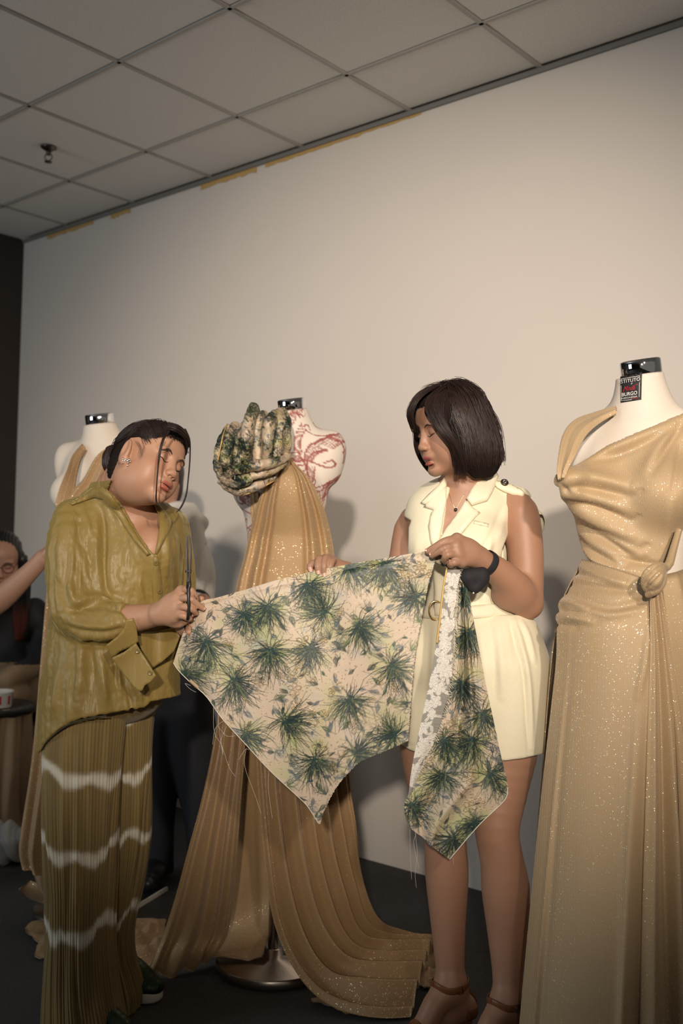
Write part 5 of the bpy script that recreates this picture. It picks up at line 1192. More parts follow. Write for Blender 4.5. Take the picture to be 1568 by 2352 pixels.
# sandals
for (an, hl, ball, toe) in ((P(1036, 2262, 2.60), P(1066, 2312, 2.615), P(965, 2372, 2.55), P(925, 2395, 2.51)), (P(1166, 2300, 2.46), P(1190, 2350, 2.475), P(1098, 2420, 2.40), P(1062, 2445, 2.36))):
    sh = thing('sandal', [0, 0, 0], None, None) if False else None
    ax = norm(np.array([.12, 0, 1])); fw = norm((ball - hl) * [1, 1, 0]); sd = np.cross(fw, [0, 0, 1.0])
    th = np.linspace(0, 2 * np.pi, 40); e = an + [0, 0, .004]; rg = e + np.outer(np.cos(th) * .0375, fw) + np.outer(np.sin(th) * .0365, sd) + np.outer(-np.cos(th) * .006, [0, 0, 1])
    rp_ = B.project(rg, .0015, 6); sp2 = obj('ankle_strap', *tube(rp_, .0092, 10, flat=.22, cap=False, up=[0, 0, 1]), M['tan'], rw)
    i = int(np.argmin(rp_[:, 1] - .4 * rp_[:, 0])); bcn = rp_[i]; tt = norm(rp_[(i + 1) % 39] - rp_[i - 1]); nb_ = B.grad(bcn[None])[0]; u2 = np.cross(tt, nb_)
    bx = [bcn + nb_ * .004 + tt * a * .006 + u2 * b * .0085 for a, b in ((-1, -1), (1, -1), (1, 1), (-1, 1), (-1, -1))]; obj('strap_buckle', *tube(np.array(bx), .0009, 6), M['darkmetal'], sp2)
    solep = catmull(np.array([hl + [0, 0, -.026], hl * .7 + ball * .3 + [0, 0, -.030], hl * .35 + ball * .65 + [0, 0, -.026], ball + [0, 0, -.026], toe + [0, 0, -.016] + fw * .02]), 26)
    solep[:, 2] = np.maximum(solep[:, 2], .009); obj('sole', *tube(solep, [.026, .025, .026, .036, .036, .02], 14, flat=.20, up=sd), M['tan'], rw)
    hb_ = np.array([hl[0] + .004, hl[1] + .01, .002]); V, F = tube(np.array([hl + [0, 0, -.020], hl * .5 + hb_ * .5, hb_]), [.024, .0165, .0155], 16); obj('heel', V, F, M['tan'], rw)
    cpth = np.array([hl + sd * .028 + fw * .012, hl - fw * .028, hl - sd * .028 + fw * .012]); cp_ = B.project(catmull(cpth, 20), .0012, 5); obj('heel_counter', *tube(cp_ + [0, 0, -.006], .014, 8, flat=.18, up=[0, 0, 1]), M['tan'], rw)
    st = B.project(catmull(np.array([hl - fw * .026, hl - fw * .020 + [0, 0, .03], an - fw * .036]), 16), .0015, 5); obj('back_strap', *tube(st, .006, 8, flat=.3), M['tan'], rw)
    tb = np.array([ball + sd * .036 + [0, 0, -.012], ball + fw * .01 + [0, 0, .022], ball - sd * .036 + [0, 0, -.012]]); obj('toe_strap', *tube(B.project(catmull(tb, 18), .0015, 4), .009, 8, flat=.25, up=fw), M['tan'], rw)
# necklace
nk = [P(1030, 1132, 2.49), P(1036, 1150, 2.475), P(1046, 1166, 2.47), P(1056, 1152, 2.475), P(1066, 1136, 2.485)]
nkp = B.project(catmull(np.array(nk), 40), .0012, 6); nc = obj('necklace', *tube(nkp, .0006, 5), M['gold'], rw)
ip = nkp[20]; ng = B.grad(ip[None])[0]; V, F = lathe([(.0005, -.002), (.0038, -.001), (.0042, .0012), (.002, .003), (.0002, .0034)], 14, ng, ip + ng * .003 - np.array([0, 0, .004])); obj('pendant', V, F, M['darkmetal'], nc)
# nails
for f in fR:
    a, b = f[-2], f[-1]; nail('fingernail', b + (norm(-FW + .3 * UR)) * .0072 + (b - a) * .10, -FW + .25 * UR, b - a, rw)
for f in fing[:2]:
    a, b = f[-2], f[-1]; nail('fingernail', b + norm(UR - .9 * FW) * .0066 + (b - a) * .10, UR * .9 - FW, b - a, rw, .95)

# wrist pincushion
wc = P(1110, 1288, 2.385)
pc = thing('wrist_pincushion', P(1090, 1335, 2.37), 'black wrist pincushion with a strap on the cream-suited woman\'s wrist', 'pincushion')
axw = norm(P(1140, 1310, 2.41) - P(1096, 1280, 2.378)); s1 = norm(np.cross(axw, FW)); s2 = np.cross(axw, s1)
th = np.linspace(0, 2 * np.pi, 41); e = P(1117, 1294, 2.390); rg = e + np.outer(np.cos(th) * .034, s1) + np.outer(np.sin(th) * .034, s2); rg = B.project(rg, .0022, 6); rg[-1] = rg[0]
V, F = tube(rg, .0100, 10, flat=.16, cap=False, up=axw); obj('strap', V, F, M['blackcloth'], pc)
PS = SDF(.01); pcc = P(1090, 1334, 2.362); PS.chain([pcc + [-.016, 0, .012], pcc + [.016, 0, .016]], [.017, .017], .008); PS.chain([pcc + [-.012, 0, .004], pcc + [0, 0, -.016], pcc + [.016, 0, .004]], [.017, .014, .017], .010); PS.ell(pcc + np.array([.002, .012, .004]), (.024, .012, .026), k=.006)
V, F = PS.mesh(.0025); obj('cushion', V, F, M['blackcloth'], pc)
V, F = lathe([(.0002, -.0022), (.0018, -.0014), (.0022, 0), (.0018, .0014), (.0002, .0022)], 12, origin=P(1087, 1362, 2.349)); ph_ = obj('pin_head', V, F, M['teeth'], pc); ph_['label'] = 'white pearl pin head'
V, F = tube([P(1087, 1362, 2.349), P(1087, 1358, 2.365)], .0005, 5); obj('pin', V, F, M['silver'], pc)
# ================================================================== the woman in the olive blouse
LWc = P(340.4, 1067, 2.62); LWs = .935
LWR = np.array([[0.4769, -0.8489, 0.2278], [0.7813, 0.5282, 0.3326], [-0.4027, 0.0194, 0.9151]])
lw = thing('person', [P(250, 1800, 2.76)[0], 2.76, 0], 'woman with a low bun in an olive satin blouse and tie-dyed trousers', 'person')
A = SDF(.02)
Tl = head_prims(A, LWc, LWR, LWs, ears=(1, 1), plump=1.0)
A.chain([Tl(0, .025, -.050), P(290, 1116, 2.685), P(272, 1165, 2.745)], [.060, .068, .088], .04)
NA0 = len(A.pr)
A.ell(P(275, 1200, 2.76), (.150, .085, .055), k=.05); A.ell(P(275, 1270, 2.75), (.145, .105, .13), k=.05); A.ell(P(345, 1262, 2.66), (.055, .050, .060), k=.04)
A.ell(P(250, 1470, 2.77), (.135, .115, .17), k=.06); A.ell(P(235, 1570, 2.78), (.140, .115, .09), k=.06)
NA1 = len(A.pr)
A.chain([P(175, 1200, 2.69), P(168, 1300, 2.66), P(180, 1400, 2.64)], [.046, .045, .040], .03)
A.chain([P(180, 1400, 2.64), P(240, 1424, 2.60), P(310, 1420, 2.555), P(364, 1411, 2.515)], [.040, .042, .0345, .0275], .012)
A.chain([P(385, 1215, 2.84), P(400, 1330, 2.84), P(402, 1420, 2.80)], [.045, .043, .038], .03); A.chain([P(402, 1420, 2.80), P(418, 1440, 2.70), P(428, 1436, 2.565)], [.038, .035, .026], .02)
A.chain([P(195, 1640, 2.73), P(190, 1900, 2.71), P(188, 2100, 2.71), P(190, 2250, 2.70)], [.070, .055, .050, .036], .03); A.chain([P(290, 1640, 2.84), P(285, 1900, 2.84), P(268, 2060, 2.85), P(268, 2170, 2.85)], [.066, .054, .048, .036], .03)
# right hand round the scissors
xs = 432; yh = 2.475
kn = [P(416, 1357, yh + .012), P(409, 1375, yh + .004), P(405, 1396, yh + .004), P(404, 1414, yh + .010)]
fg = [[kn[0], P(434, 1354, yh - .012), P(446, 1366, yh - .008), P(450, 1377, yh + .006)], [kn[1], P(434, 1374, yh - .022), P(452, 1388, yh - .014), P(467, 1398, yh - .004)],
      [kn[2], P(426, 1394, yh - .022), P(442, 1400, yh - .018), P(449, 1408, yh - .002)], [kn[3], P(420, 1414, yh - .014), P(432, 1420, yh - .010), P(436, 1422, yh + .006)]]
hand(A, P(368, 1409, yh + .032), kn, fg, [P(380, 1420, yh + .03), P(405, 1432, yh + .03), P(425, 1425, yh + .025), P(442, 1408, yh + .016)], (.027, .026))
A.ell(P(392, 1400, yh + .018), (.028, .020, .034), k=.02)
# left hand behind the corner of the cloth
yl = 2.535
kl = [P(436, 1400, yl), P(432, 1414, yl), P(430, 1428, yl + .004), P(428, 1440, yl + .01)]
fl_ = [[kl[0], P(452, 1394, yl - .016), P(462, 1392, yl - .012)], [kl[1], P(446, 1418, yl - .018), P(452, 1424, yl - .016)], [kl[2], P(440, 1434, yl - .022), P(446, 1442, yl - .020)], [kl[3], P(434, 1450, yl - .018), P(438, 1456, yl - .016)]]
hand(A, P(426, 1438, yl + .03), kl, fl_, [P(432, 1402, yl + .02), P(450, 1384, yl + .01), P(462, 1376, yl - .004)], (.022, .02))
A.cut(lambda p: .012 - p[:, 2])
zc = P(290, 1190, 2.7)[2]
V1, F1 = A.mesh(.0023, lo=[-9, -9, zc]); hl_, hh_ = P(355, 1470, 2.6), P(485, 1335, 2.6)
V2_, F2_ = A.mesh(.0021, lo=[hl_[0], 2.40, hl_[2]], hi=[hh_[0], 2.60, zc - .05]); V3_, F3_ = A.mesh(.010, hi=[9, 9, zc + .008])
Vb, Fb = join([(V1, F1), (V2_, F2_), (V3_, F3_)])
obj('body', Vb, Fb, M['skinL'], lw, cols=skin_cols(Vb, (.47, .265, .17), LWc, LWR, LWs, lipc=(.42, .12, .09)))
for q in (-1, 1):
    face_line(A, Tl, [(q * .016, -.090, .0225), (q * .030, -.090, .0275), (q * .047, -.078, .024)], [.0012, .0034, .0010], 'eyebrow', M['brow'], lw, flat=.6)
    face_line(A, Tl, [(q * .018, -.088, -.0015), (q * .0315, -.093, -.0050), (q * .047, -.078, .0005)], [.0005, .0015, .0008], 'eyelashes', M['lash'], lw, off=.0008)
    face_line(A, Tl, [(q * .020, -.088, .0160), (q * .0315, -.090, .0185), (q * .045, -.080, .0145)], [.0003, .0006, .0003], 'eyelid_crease', M['brow'], lw, off=.0002)
face_line(A, Tl, [(-.021, -.088, -.0665), (-.008, -.095, -.0655), (0, -.097, -.0668), (.008, -.095, -.0655), (.021, -.088, -.0665)], [.0004, .0008, .0009, .0008, .0004], 'lip_line', M['lash'], lw, off=-.0002)
# hair drawn back into a bun
HL = SDF(.02); EL = lambda x, y, z, a, b, d, k=.02, mode='u': HL.ell(Tl(x, y, z), np.array([a, b, d]) * LWs, LWR, k, mode)
EL(0, .020, .038, .0815, .1005, .0925); EL(0, -.040, .055, .063, .050, .050, .03); EL(0, .060, -.030, .066, .052, .055, .03)
ly = np.array([-.13, -.098, -.085, -.070, -.045, -.022, -.008, .02, .036, .05, .08, .13]); lz = np.array([.090, .084, .074, .060, .042, .036, .040, .038, .004, -.040, -.082, -.10])
HL.cut(lambda p: (np.interp(((p - LWc) @ LWR)[:, 1] / LWs, ly, lz) - ((p - LWc) @ LWR)[:, 2] / LWs) * LWs * .8 + .004 * np.sin(((p - LWc) @ LWR)[:, 0] * 160), .004)
V, F = HL.mesh(.0026); N = vnormals(V, F); q = (V - LWc) @ LWR
V = V + N * (.0010 * np.sin(np.arctan2(q[:, 2] - .0, -q[:, 0]) * 40 + q[:, 1] * 30))[:, None]
obj('hair', V, F, M['hullL'], lw)
bun = P(264, 1060, 2.735)
gs = []
for a in np.linspace(-1.25, 1.25, 13):
    x = math.sin(a); z0 = .074 * math.cos(a) ** .8; y0 = -.082 * math.cos(a) - .01
    gs.append(np.array([Tl(x * .070, y0, max(z0, .018)), Tl(x * .084, y0 + .045, z0 * .9 + .048), Tl(x * .090, .02, .035 + z0 * .55), Tl(x * .078, .075, .012 + z0 * .42), Tl(x * .03, .112, -.002 + z0 * .1), bun * .7 + Tl(0, .10, -.01) * .3]))
strands('hair_strands', gs, None, 1100, .0009, M['hairL'], lw, .004, seed=13, S=HL, off=.003, kind='stuff')
BU = SDF(.01)
ctr = bun; axb = norm(Tl(0, .14, -.03) - Tl(0, .08, -.01)); sx = norm(np.cross(axb, [0, 0, 1.0])); sz = np.cross(sx, axb)
for a0, rr0, tw in ((0, .018, 0), (2.1, .020, .5), (4.2, .017, -.4)):
    th = np.linspace(a0, a0 + 3.4, 7); BU.chain([ctr + sx * math.cos(t) * .021 + sz * math.sin(t) * .026 + axb * (.004 * math.sin(2 * t + tw)) for t in th], np.full(7, rr0), .004)
V, F = BU.mesh(.0026); N = vnormals(V, F); q = V - ctr; V = V + N * (.0012 * np.sin(np.hypot(q @ sx, q @ sz) * 900))[:, None]; obj('bun', V, F, M['hairL'], lw)
tz = lambda a: Pn(np.array(a, float))
strands('face_tendril', [tz([(386, 990, 2.50), (372, 1010, 2.475), (364, 1045, 2.47), (361, 1080, 2.475), (358, 1120, 2.48), (357, 1152, 2.49), (361, 1166, 2.49)]), tz([(389, 992, 2.50), (376, 1012, 2.475), (368, 1045, 2.47), (363, 1080, 2.475), (360, 1120, 2.48), (360, 1150, 2.49), (366, 1168, 2.49)])], None, 46, .00055, M['hairL'], lw, .0007, seed=15, m=24, kind='stuff')
strands('face_tendril', [tz([(424, 985, 2.62), (434, 1010, 2.61), (435, 1050, 2.61), (431, 1100, 2.61), (426, 1135, 2.61), (413, 1165, 2.61), (400, 1180, 2.61)]), tz([(426, 985, 2.62), (436, 1010, 2.61), (437, 1050, 2.61), (433, 1100, 2.61), (428, 1140, 2.61), (414, 1170, 2.61), (396, 1183, 2.61)])], None, 34, .0005, M['hairL'], lw, .0006, seed=16, m=24, kind='stuff')
strands('side_lock', [tz([(385, 986, 2.53), (405, 990, 2.53), (426, 1006, 2.57), (432, 1032, 2.60)]), tz([(388, 972, 2.54), (412, 980, 2.55), (431, 1002, 2.58), (434, 1032, 2.60)])], None, 120, .0008, M['hairL'], lw, .002, seed=17, kind='stuff')
strands('flyaway_hairs', [tz([(308, 1010, 2.56), (320, 1030, 2.545), (318, 1052, 2.54)]), tz([(330, 1010, 2.54), (330, 1035, 2.53), (318, 1058, 2.535)])], None, 12, .0003, M['hairL'], lw, .003, seed=18, kind='stuff')
# earrings
er = thing('earring', P(294, 1062, 2.54), 'pair of silver cluster ear studs with drops on the woman with the bun', 'earring') if False else None
ptsE = [(289, 1056, .0028), (293, 1058, .0034), (297, 1056, .0036), (294, 1062, .0030), (293, 1069, .0026), (283, 1054, .0030), (282, 1063, .0026), (299, 1060, .0024), (286, 1057, .0022)]
Ye, oke = A.hit(np.array([(293.0, 1054.0)]), 2.4, 2.8)
bead = []
for (x, y, r) in ptsE:
    c = P(x, y, Ye[0] - .004); bead.append(lathe([(.0002, -r), (r * .7, -r * .7), (r, 0), (r * .7, r * .7), (.0002, r)], 10, origin=c))
bead.append(tube([P(282, 1055, Ye[0] - .004), P(282, 1063, Ye[0] - .004)], .0006, 5)); bead.append(tube([P(294, 1060, Ye[0] - .004), P(293, 1069, Ye[0] - .004)], .0006, 5))
eo = obj('earring', *join(bead), M['silver'], lw); eo['label'] = 'silver cluster earring with drops'

# blouse
O = SDF(.05)
O.ell(P(278, 1196, 2.755), (.152, .092, .055)); O.ell(P(275, 1275, 2.745), (.158, .125, .16)); O.ell(P(348, 1268, 2.665), (.066, .065, .085), k=.04); O.ell(P(395, 1240, 2.80), (.038, .06, .07))
O.chain([P(262, 1350, 2.745), P(250, 1470, 2.755), P(246, 1590, 2.76), P(246, 1740, 2.765)], [.150, .163, .176, .184], .06)
O.chain([P(330, 1340, 2.72), P(330, 1480, 2.73), P(345, 1640, 2.73)], [.085, .085, .078], .05)
AT = SDF(.05); AT.pr = A.pr[NA0 - 1:NA1]; O.over(AT, .010, P(60, 1700, 2.4), [P(470, 1130, 3.1)[0], 3.1, P(250, 1134, 2.75)[2]], .02)
nO = len(O.pr)
O.chain([P(172, 1195, 2.685), P(170, 1240, 2.665), P(169, 1320, 2.645), P(180, 1400, 2.625)], [.058, .0695, .0715, .066], .025)
O.chain([P(176, 1392, 2.625), P(205, 1424, 2.60), P(250, 1430, 2.575), P(296, 1418, 2.555)], [.064, .058, .049, .037], .02)
O.chain([P(386, 1212, 2.84), P(396, 1320, 2.845), P(392, 1430, 2.80), P(395, 1480, 2.74)], [.058, .064, .062, .050], .03)
hx = np.array([60, 90, 97, 105, 120, 140, 165, 200, 240, 290, 330, 345, 375, 408, 440]); hy = np.array([1735, 1728, 1720, 1705, 1688, 1672, 1656, 1646, 1640, 1632, 1625, 1612, 1606, 1598, 1590])
O.cut(lambda p: (proj(p)[:, 1] - np.interp(proj(p)[:, 0], hx, hy)) * 2.7 / FPX, .003)
vn = [(262, 1090), (246, 1126), (262, 1140), (282, 1164), (300, 1196), (318, 1228), (340, 1258), (356, 1276), (362, 1250), (366, 1215), (364, 1180), (352, 1150), (330, 1110)]
O.cut(lambda p: np.where(p[:, 1] < 2.80, -poly_sd(proj(p), vn) * 2.65 / FPX, -1.0), .003)
wv = P(296, 1418, 2.555); wd_ = norm(P(364, 1411, 2.515) - P(240, 1424, 2.60)); csp = norm(wd_ + .55 * UR)
O.cut(lambda p: np.where((np.abs(p[:, 1] - 2.55) < .10) & (proj(p)[:, 0] > 250) & (proj(p)[:, 1] > 1370) & (np.linalg.norm(p - wv, axis=1) < .12) & (p[:, 1] < 2.605), (p - wv) @ csp - .010, -1.0), .003)
V, F = O.mesh(.0041); N = vnormals(V, F)
fo = []
rv = np.random.default_rng(31)
for k in range(15):
    x = rv.uniform(112, 215); y = rv.uniform(1195, 1300); L = rv.uniform(50, 150); fo.append(([(x, y), (x - 6 + rv.normal(0, 6), y + L * .5), (x - 2 + rv.normal(0, 12), y + L)], rv.choice([-1, 1]) * rv.uniform(.0025, .0055), rv.uniform(4, 7)))
for k in range(22):
    x = rv.uniform(95, 330); y = rv.uniform(1460, 1590); L = rv.uniform(70, 150); fo.append(([(x + (190 - x) * .12, y), (x, y + L * .5), (x - (200 - x) * .06 + rv.normal(0, 6), y + L)], rv.choice([-1, 1, 1]) * rv.uniform(.003, .007), rv.uniform(4.5, 9)))
for k in range(9):
    x = rv.uniform(235, 330); y = rv.uniform(1230, 1300); L = rv.uniform(60, 130); fo.append(([(x, y), (x + rv.normal(0, 5), y + L * .5), (x + rv.normal(0, 6), y + L)], rv.choice([-1, 1]) * rv.uniform(.002, .004), rv.uniform(4, 7)))
fo += [([(226, 1150), (238, 1210), (236, 1290), (242, 1350), (262, 1384)], -.014, 8), ([(212, 1160), (222, 1220), (222, 1300), (232, 1360)], .008, 12), ([(170, 1390), (200, 1374), (240, 1376), (290, 1392)], .010, 11, .8), ([(158, 1405), (190, 1394), (222, 1396)], -.012, 8),
       ([(150, 1424), (190, 1436), (240, 1440), (286, 1428)], .007, 9, .8), ([(165, 1450), (210, 1466), (262, 1458), (292, 1440)], .006, 9, .8), ([(228, 1380), (262, 1396), (296, 1400)], -.006, 7), ([(130, 1330), (150, 1380), (180, 1410)], -.006, 8), ([(160, 1345), (178, 1385), (205, 1400)], .007, 9, .6),
       ([(176, 1178), (182, 1220), (200, 1280), (226, 1330)], -.006, 7), ([(188, 1165), (205, 1215), (218, 1280)], .006, 9, .5), ([(248, 1140), (268, 1180), (285, 1230)], .006, 8, .6), ([(352, 1282), (356, 1380), (358, 1480)], .004, 7, .7), ([(330, 1300), (338, 1380), (336, 1460)], -.005, 9),
       ([(206, 1480), (208, 1560), (200, 1640)], -.016, 13), ([(186, 1470), (184, 1550), (172, 1650)], .010, 12, .5), ([(226, 1490), (236, 1560), (238, 1630)], .009, 11, .5), ([(280, 1480), (285, 1560), (290, 1625)], -.012, 12), ([(310, 1560), (318, 1600), (320, 1624)], .008, 9, .5), ([(395, 1230), (402, 1290), (398, 1350)], -.008, 8), ([(380, 1220), (384, 1280), (378, 1340)], .006, 9, .5)]
V = sculpt(V, N, fo); V = V + N * (.0016 * vnoise(V * [70, 70, 22], 4) + .0010 * vnoise(V * 120, 6))[:, None]
obj('blouse', V, F, M['satin'], lw)
OF = SDF(.05); OF.pr = [p for p in O.pr if p[0] == 'u']
def layl(name, poly, off, thick, mat='satin', y0=2.3, y1=2.95, step=5.0, edge=.5, S=OF, spline=False):
    V, F, _ = patch(poly, S, y0, y1, off, thick, step, edge, spline); return obj(name, V, F, M[mat], lw)
layl('collar', [(196, 1140), (214, 1122), (238, 1118), (252, 1128), (268, 1150), (284, 1176), (300, 1204), (322, 1240), (346, 1272), (338, 1276), (312, 1246), (290, 1216), (272, 1190), (254, 1162), (240, 1146), (222, 1142), (196, 1152), (166, 1162), (160, 1158)], .012, .004)
layl('collar', [(346, 1146), (360, 1156), (378, 1178), (392, 1200), (384, 1226), (370, 1254), (359, 1274), (356, 1268), (362, 1236), (366, 1208), (362, 1180)], .010, .004)
layl('placket', [(352, 1276), (362, 1276), (370, 1330), (372, 1390), (352, 1392), (348, 1340)], .007, .003)
for (x, y) in ((357, 1291), (363, 1356)):
    yb_, _ = OF.hit(np.array([[float(x), float(y)]]), 2.3, 2.95); c = P(x, y, yb_[0]); n_ = OF.grad(c[None])[0]; c = c + n_ * .0085
    b_ = obj('button', *lathe([(.0002, .0), (.0062, .0), (.0066, .0012), (.0058, .0024), (.0046, .0018), (.0002, .0016)], 20, n_, c), M['button'], lw)
    obj('buttonhole_stitch', *tube([c + n_ * .0022 + XR * .0015, c + n_ * .0024 - XR * .0015], .0005, 5), M['lining'], b_)
# hem piping
hp_ = np.array([(97, 1722), (106, 1706), (122, 1690), (142, 1674), (168, 1660), (205, 1650), (245, 1644)], float); Yh, okh = OF.hit(hp_ - [0, 4], 2.3, 3.0); Yh = np.where(okh, Yh, np.median(Yh[okh])); obj('hem_edge', *tube(Pn(np.column_stack([hp_, Yh])), .0022, 6, 50), M['lining'], lw)
# the wide open cuff hanging from the forearm
cy = lambda v: 2.500 + .00012 * (v[:, 1] - 1430) + .010 * np.sin((v[:, 0] + v[:, 1]) / 40)
def flat(name, poly, Yf, thick=.003, mat='satin', step=5.0):
    V, F, v2 = patch(poly, Yf, 0, 0, .0, thick, step, 1.0); return obj(name, V, F, M[mat], lw)
flat('cuff', [(290, 1424), (306, 1420), (313, 1440), (318, 1474), (300, 1486), (276, 1496), (257, 1512), (244, 1482), (270, 1462), (284, 1446)], lambda v: cy(v) + .012)
cf = flat('cuff', [(257, 1512), (285, 1498), (312, 1478), (336, 1516), (358, 1552), (346, 1566), (332, 1574), (326, 1586), (318, 1588), (296, 1566), (276, 1540)], cy)
for (x, y) in ((316, 1495), (345, 1545)):
    c = P(x, y, cy(np.array([[x, y]], float))[0] - .003); b_ = obj('button', *lathe([(.0002, .0), (.0062, .0), (.0066, .0012), (.0058, .0024), (.0046, .0018), (.0002, .0016)], 20, -FW, c), M['button'], lw)
flat('sleeve_fold', [(318, 1474), (312, 1440), (330, 1452), (362, 1450), (400, 1440), (412, 1462), (398, 1496), (372, 1520), (348, 1536), (334, 1510)], lambda v: 2.60 + .02 * np.sin(v[:, 0] / 18))
# trousers: two pleated, tie-dyed legs
def leg(name, rows, n_pl, seed, band):
    rows = np.asarray(rows, float); nv = 110; nu = n_pl * 5; q = catmull(rows, nv); th = np.linspace(0, 2 * np.pi, nu, endpoint=False)
    c = Pn(np.column_stack([(q[:, 0] + q[:, 1]) / 2, q[:, 2], q[:, 3]])); a = (q[:, 1] - q[:, 0]) / 2 * q[:, 3] / FPX; b = q[:, 4]
    v = np.linspace(0, 1, nv)[:, None]
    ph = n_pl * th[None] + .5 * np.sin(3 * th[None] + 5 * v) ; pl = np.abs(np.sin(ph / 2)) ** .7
    nz = vnoise(np.column_stack([np.tile(np.cos(th) * 4, nv), np.tile(np.sin(th) * 4, nv), np.repeat(v[:, 0] * 5, nu)]), seed).reshape(nv, nu)
    n2 = vnoise(np.column_stack([np.tile(np.cos(th) * 9, nv), np.tile(np.sin(th) * 9, nv), np.repeat(v[:, 0] * 2.2, nu)]), seed + 3).reshape(nv, nu)
    d = .0055 * (pl - .5) * (.35 + .65 * smooth01(v * 2.2)) + .006 * nz + .0075 * n2 * smooth01(v * 2)
    V = c[:, None] + ((a[:, None] + d) * np.cos(th))[..., None] * np.array([1, 0, 0]) + ((b[:, None] + d) * np.sin(th))[..., None] * np.array([0, 1, 0])
    V = V.reshape(-1, 3); px = proj(V)
    base = np.array([.20, .135, .040]); col = np.tile(base, (len(V), 1)); col *= (1 + .18 * vnoise(V * [60, 60, 3], 9))[:, None]
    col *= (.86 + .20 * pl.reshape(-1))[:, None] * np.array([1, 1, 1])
    Z = V[:, 2]; m = np.zeros(len(V)); thf = np.tile(th, nv)
    for (z0, wid, ph0) in band:
        off = .018 * np.sin(thf * 2 + ph0) + .010 * np.sin(thf * 5 + ph0 * 2) + .006 * vnoise(np.column_stack([thf * 6, thf * 0 + ph0, thf * 0]), 2); ww = wid * (.7 + .5 * np.abs(np.sin(thf * 3 + ph0)))
        m = np.maximum(m, np.exp(-((Z - z0 - off) / ww) ** 4))
    col = col * (1 - m[:, None]) + np.array([.62, .58, .47]) * m[:, None]
    F = grid_faces(nu, nv, True)
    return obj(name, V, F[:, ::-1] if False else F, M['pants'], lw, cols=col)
zz = lambda px, py, Y: P(px, py, Y)[2]
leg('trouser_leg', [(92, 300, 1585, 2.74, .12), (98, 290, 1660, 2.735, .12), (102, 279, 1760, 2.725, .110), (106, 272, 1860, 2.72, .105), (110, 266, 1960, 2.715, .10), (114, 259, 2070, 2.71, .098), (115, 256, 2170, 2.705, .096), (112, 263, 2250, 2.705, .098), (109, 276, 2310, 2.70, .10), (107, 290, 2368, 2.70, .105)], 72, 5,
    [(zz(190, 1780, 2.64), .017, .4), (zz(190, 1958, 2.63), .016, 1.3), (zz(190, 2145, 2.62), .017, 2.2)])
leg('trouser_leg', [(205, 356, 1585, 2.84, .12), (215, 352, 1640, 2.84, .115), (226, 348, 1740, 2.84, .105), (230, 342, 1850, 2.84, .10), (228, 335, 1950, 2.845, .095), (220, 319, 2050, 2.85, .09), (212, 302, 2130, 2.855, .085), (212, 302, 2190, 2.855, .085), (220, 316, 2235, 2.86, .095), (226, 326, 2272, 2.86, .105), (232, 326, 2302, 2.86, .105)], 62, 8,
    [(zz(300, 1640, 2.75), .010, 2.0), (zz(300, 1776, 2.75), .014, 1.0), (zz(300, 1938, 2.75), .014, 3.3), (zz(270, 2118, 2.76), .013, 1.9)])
W = SDF(.05); W.ell(P(240, 1585, 2.78), (.165, .140, .10)); V, F = W.mesh(.007); obj('trouser_waist', V, F, M['pants'], lw, cols=np.tile([.20, .135, .040], (len(V), 1)))
# sneakers
def sneaker(toe, heel, wdt, lbl):
    toe = np.asarray(toe); heel = np.asarray(heel); d = norm(toe - heel); s = np.array([-d[1], d[0], 0]); L = np.linalg.norm(toe - heel)
    t = np.linspace(0, 2 * np.pi, 48, endpoint=False); u = .5 + .5 * np.cos(t); wv_ = wdt * (.80 + .28 * smooth01(u) - .1 * u ** 6) * np.sign(np.sin(t)) * np.abs(np.sin(t)) ** .75
    ol = heel + np.outer(u * L, d) + np.outer(wv_, s); ct = ol.mean(0)
    rows = []
    for z, k in ((0.004, .97), (.010, 1.0), (.026, 1.0), (.030, .97)): r_ = ct + (ol - ct) * k; r_ = r_.copy(); r_[:, 2] = z; rows.append(r_)
    V = np.vstack(rows + [ct[None] * [1, 1, 0] + [0, 0, .004], ct[None] * [1, 1, 0] + [0, 0, .03]]); n = 48; i = np.arange(n); j = (i + 1) % n
    F = [grid_faces(n, 4, True), np.vstack([np.stack([np.full(n, 4 * n), j, i], 1), np.stack([np.full(n, 4 * n + 1), 3 * n + i, 3 * n + j], 1)])]
    obj('sneaker_sole', V, F, M['sole'], lw)
    U = SDF(.02); f = lambda a, z: heel + d * a * L + [0, 0, z]
    U.chain([f(.86, .040), f(.62, .052), f(.40, .066), f(.18, .078)], [.026, .036, .040, .040], .02); U.ell(f(.5, .03), np.array([L * .47, wdt * .98, .03]), np.column_stack([d, s, [0, 0, 1]]), .02); U.cut(lambda p: .027 - p[:, 2])
    V, F = U.mesh(.004); obj('sneaker_upper', V, F, M['sneaker'], lw)
sneaker([*onfloor(368, 2302)[:2], 0], [*(onfloor(255, 2288)[:2] + [.0, .03]), 0], .046, '')
tq = onfloor(300, 2400); sneaker([*tq[:2], 0], [tq[0] - .20, tq[1] + .10, 0], .046, '')
# nails of the cutting hand
for f in (fg[0], fg[1]):
    a, b = f[-2], f[-1]; nail('fingernail', b + norm(-FW + .5 * UR) * .0068 + (b - a) * .1, -FW + .5 * UR, b - a, lw, .9)

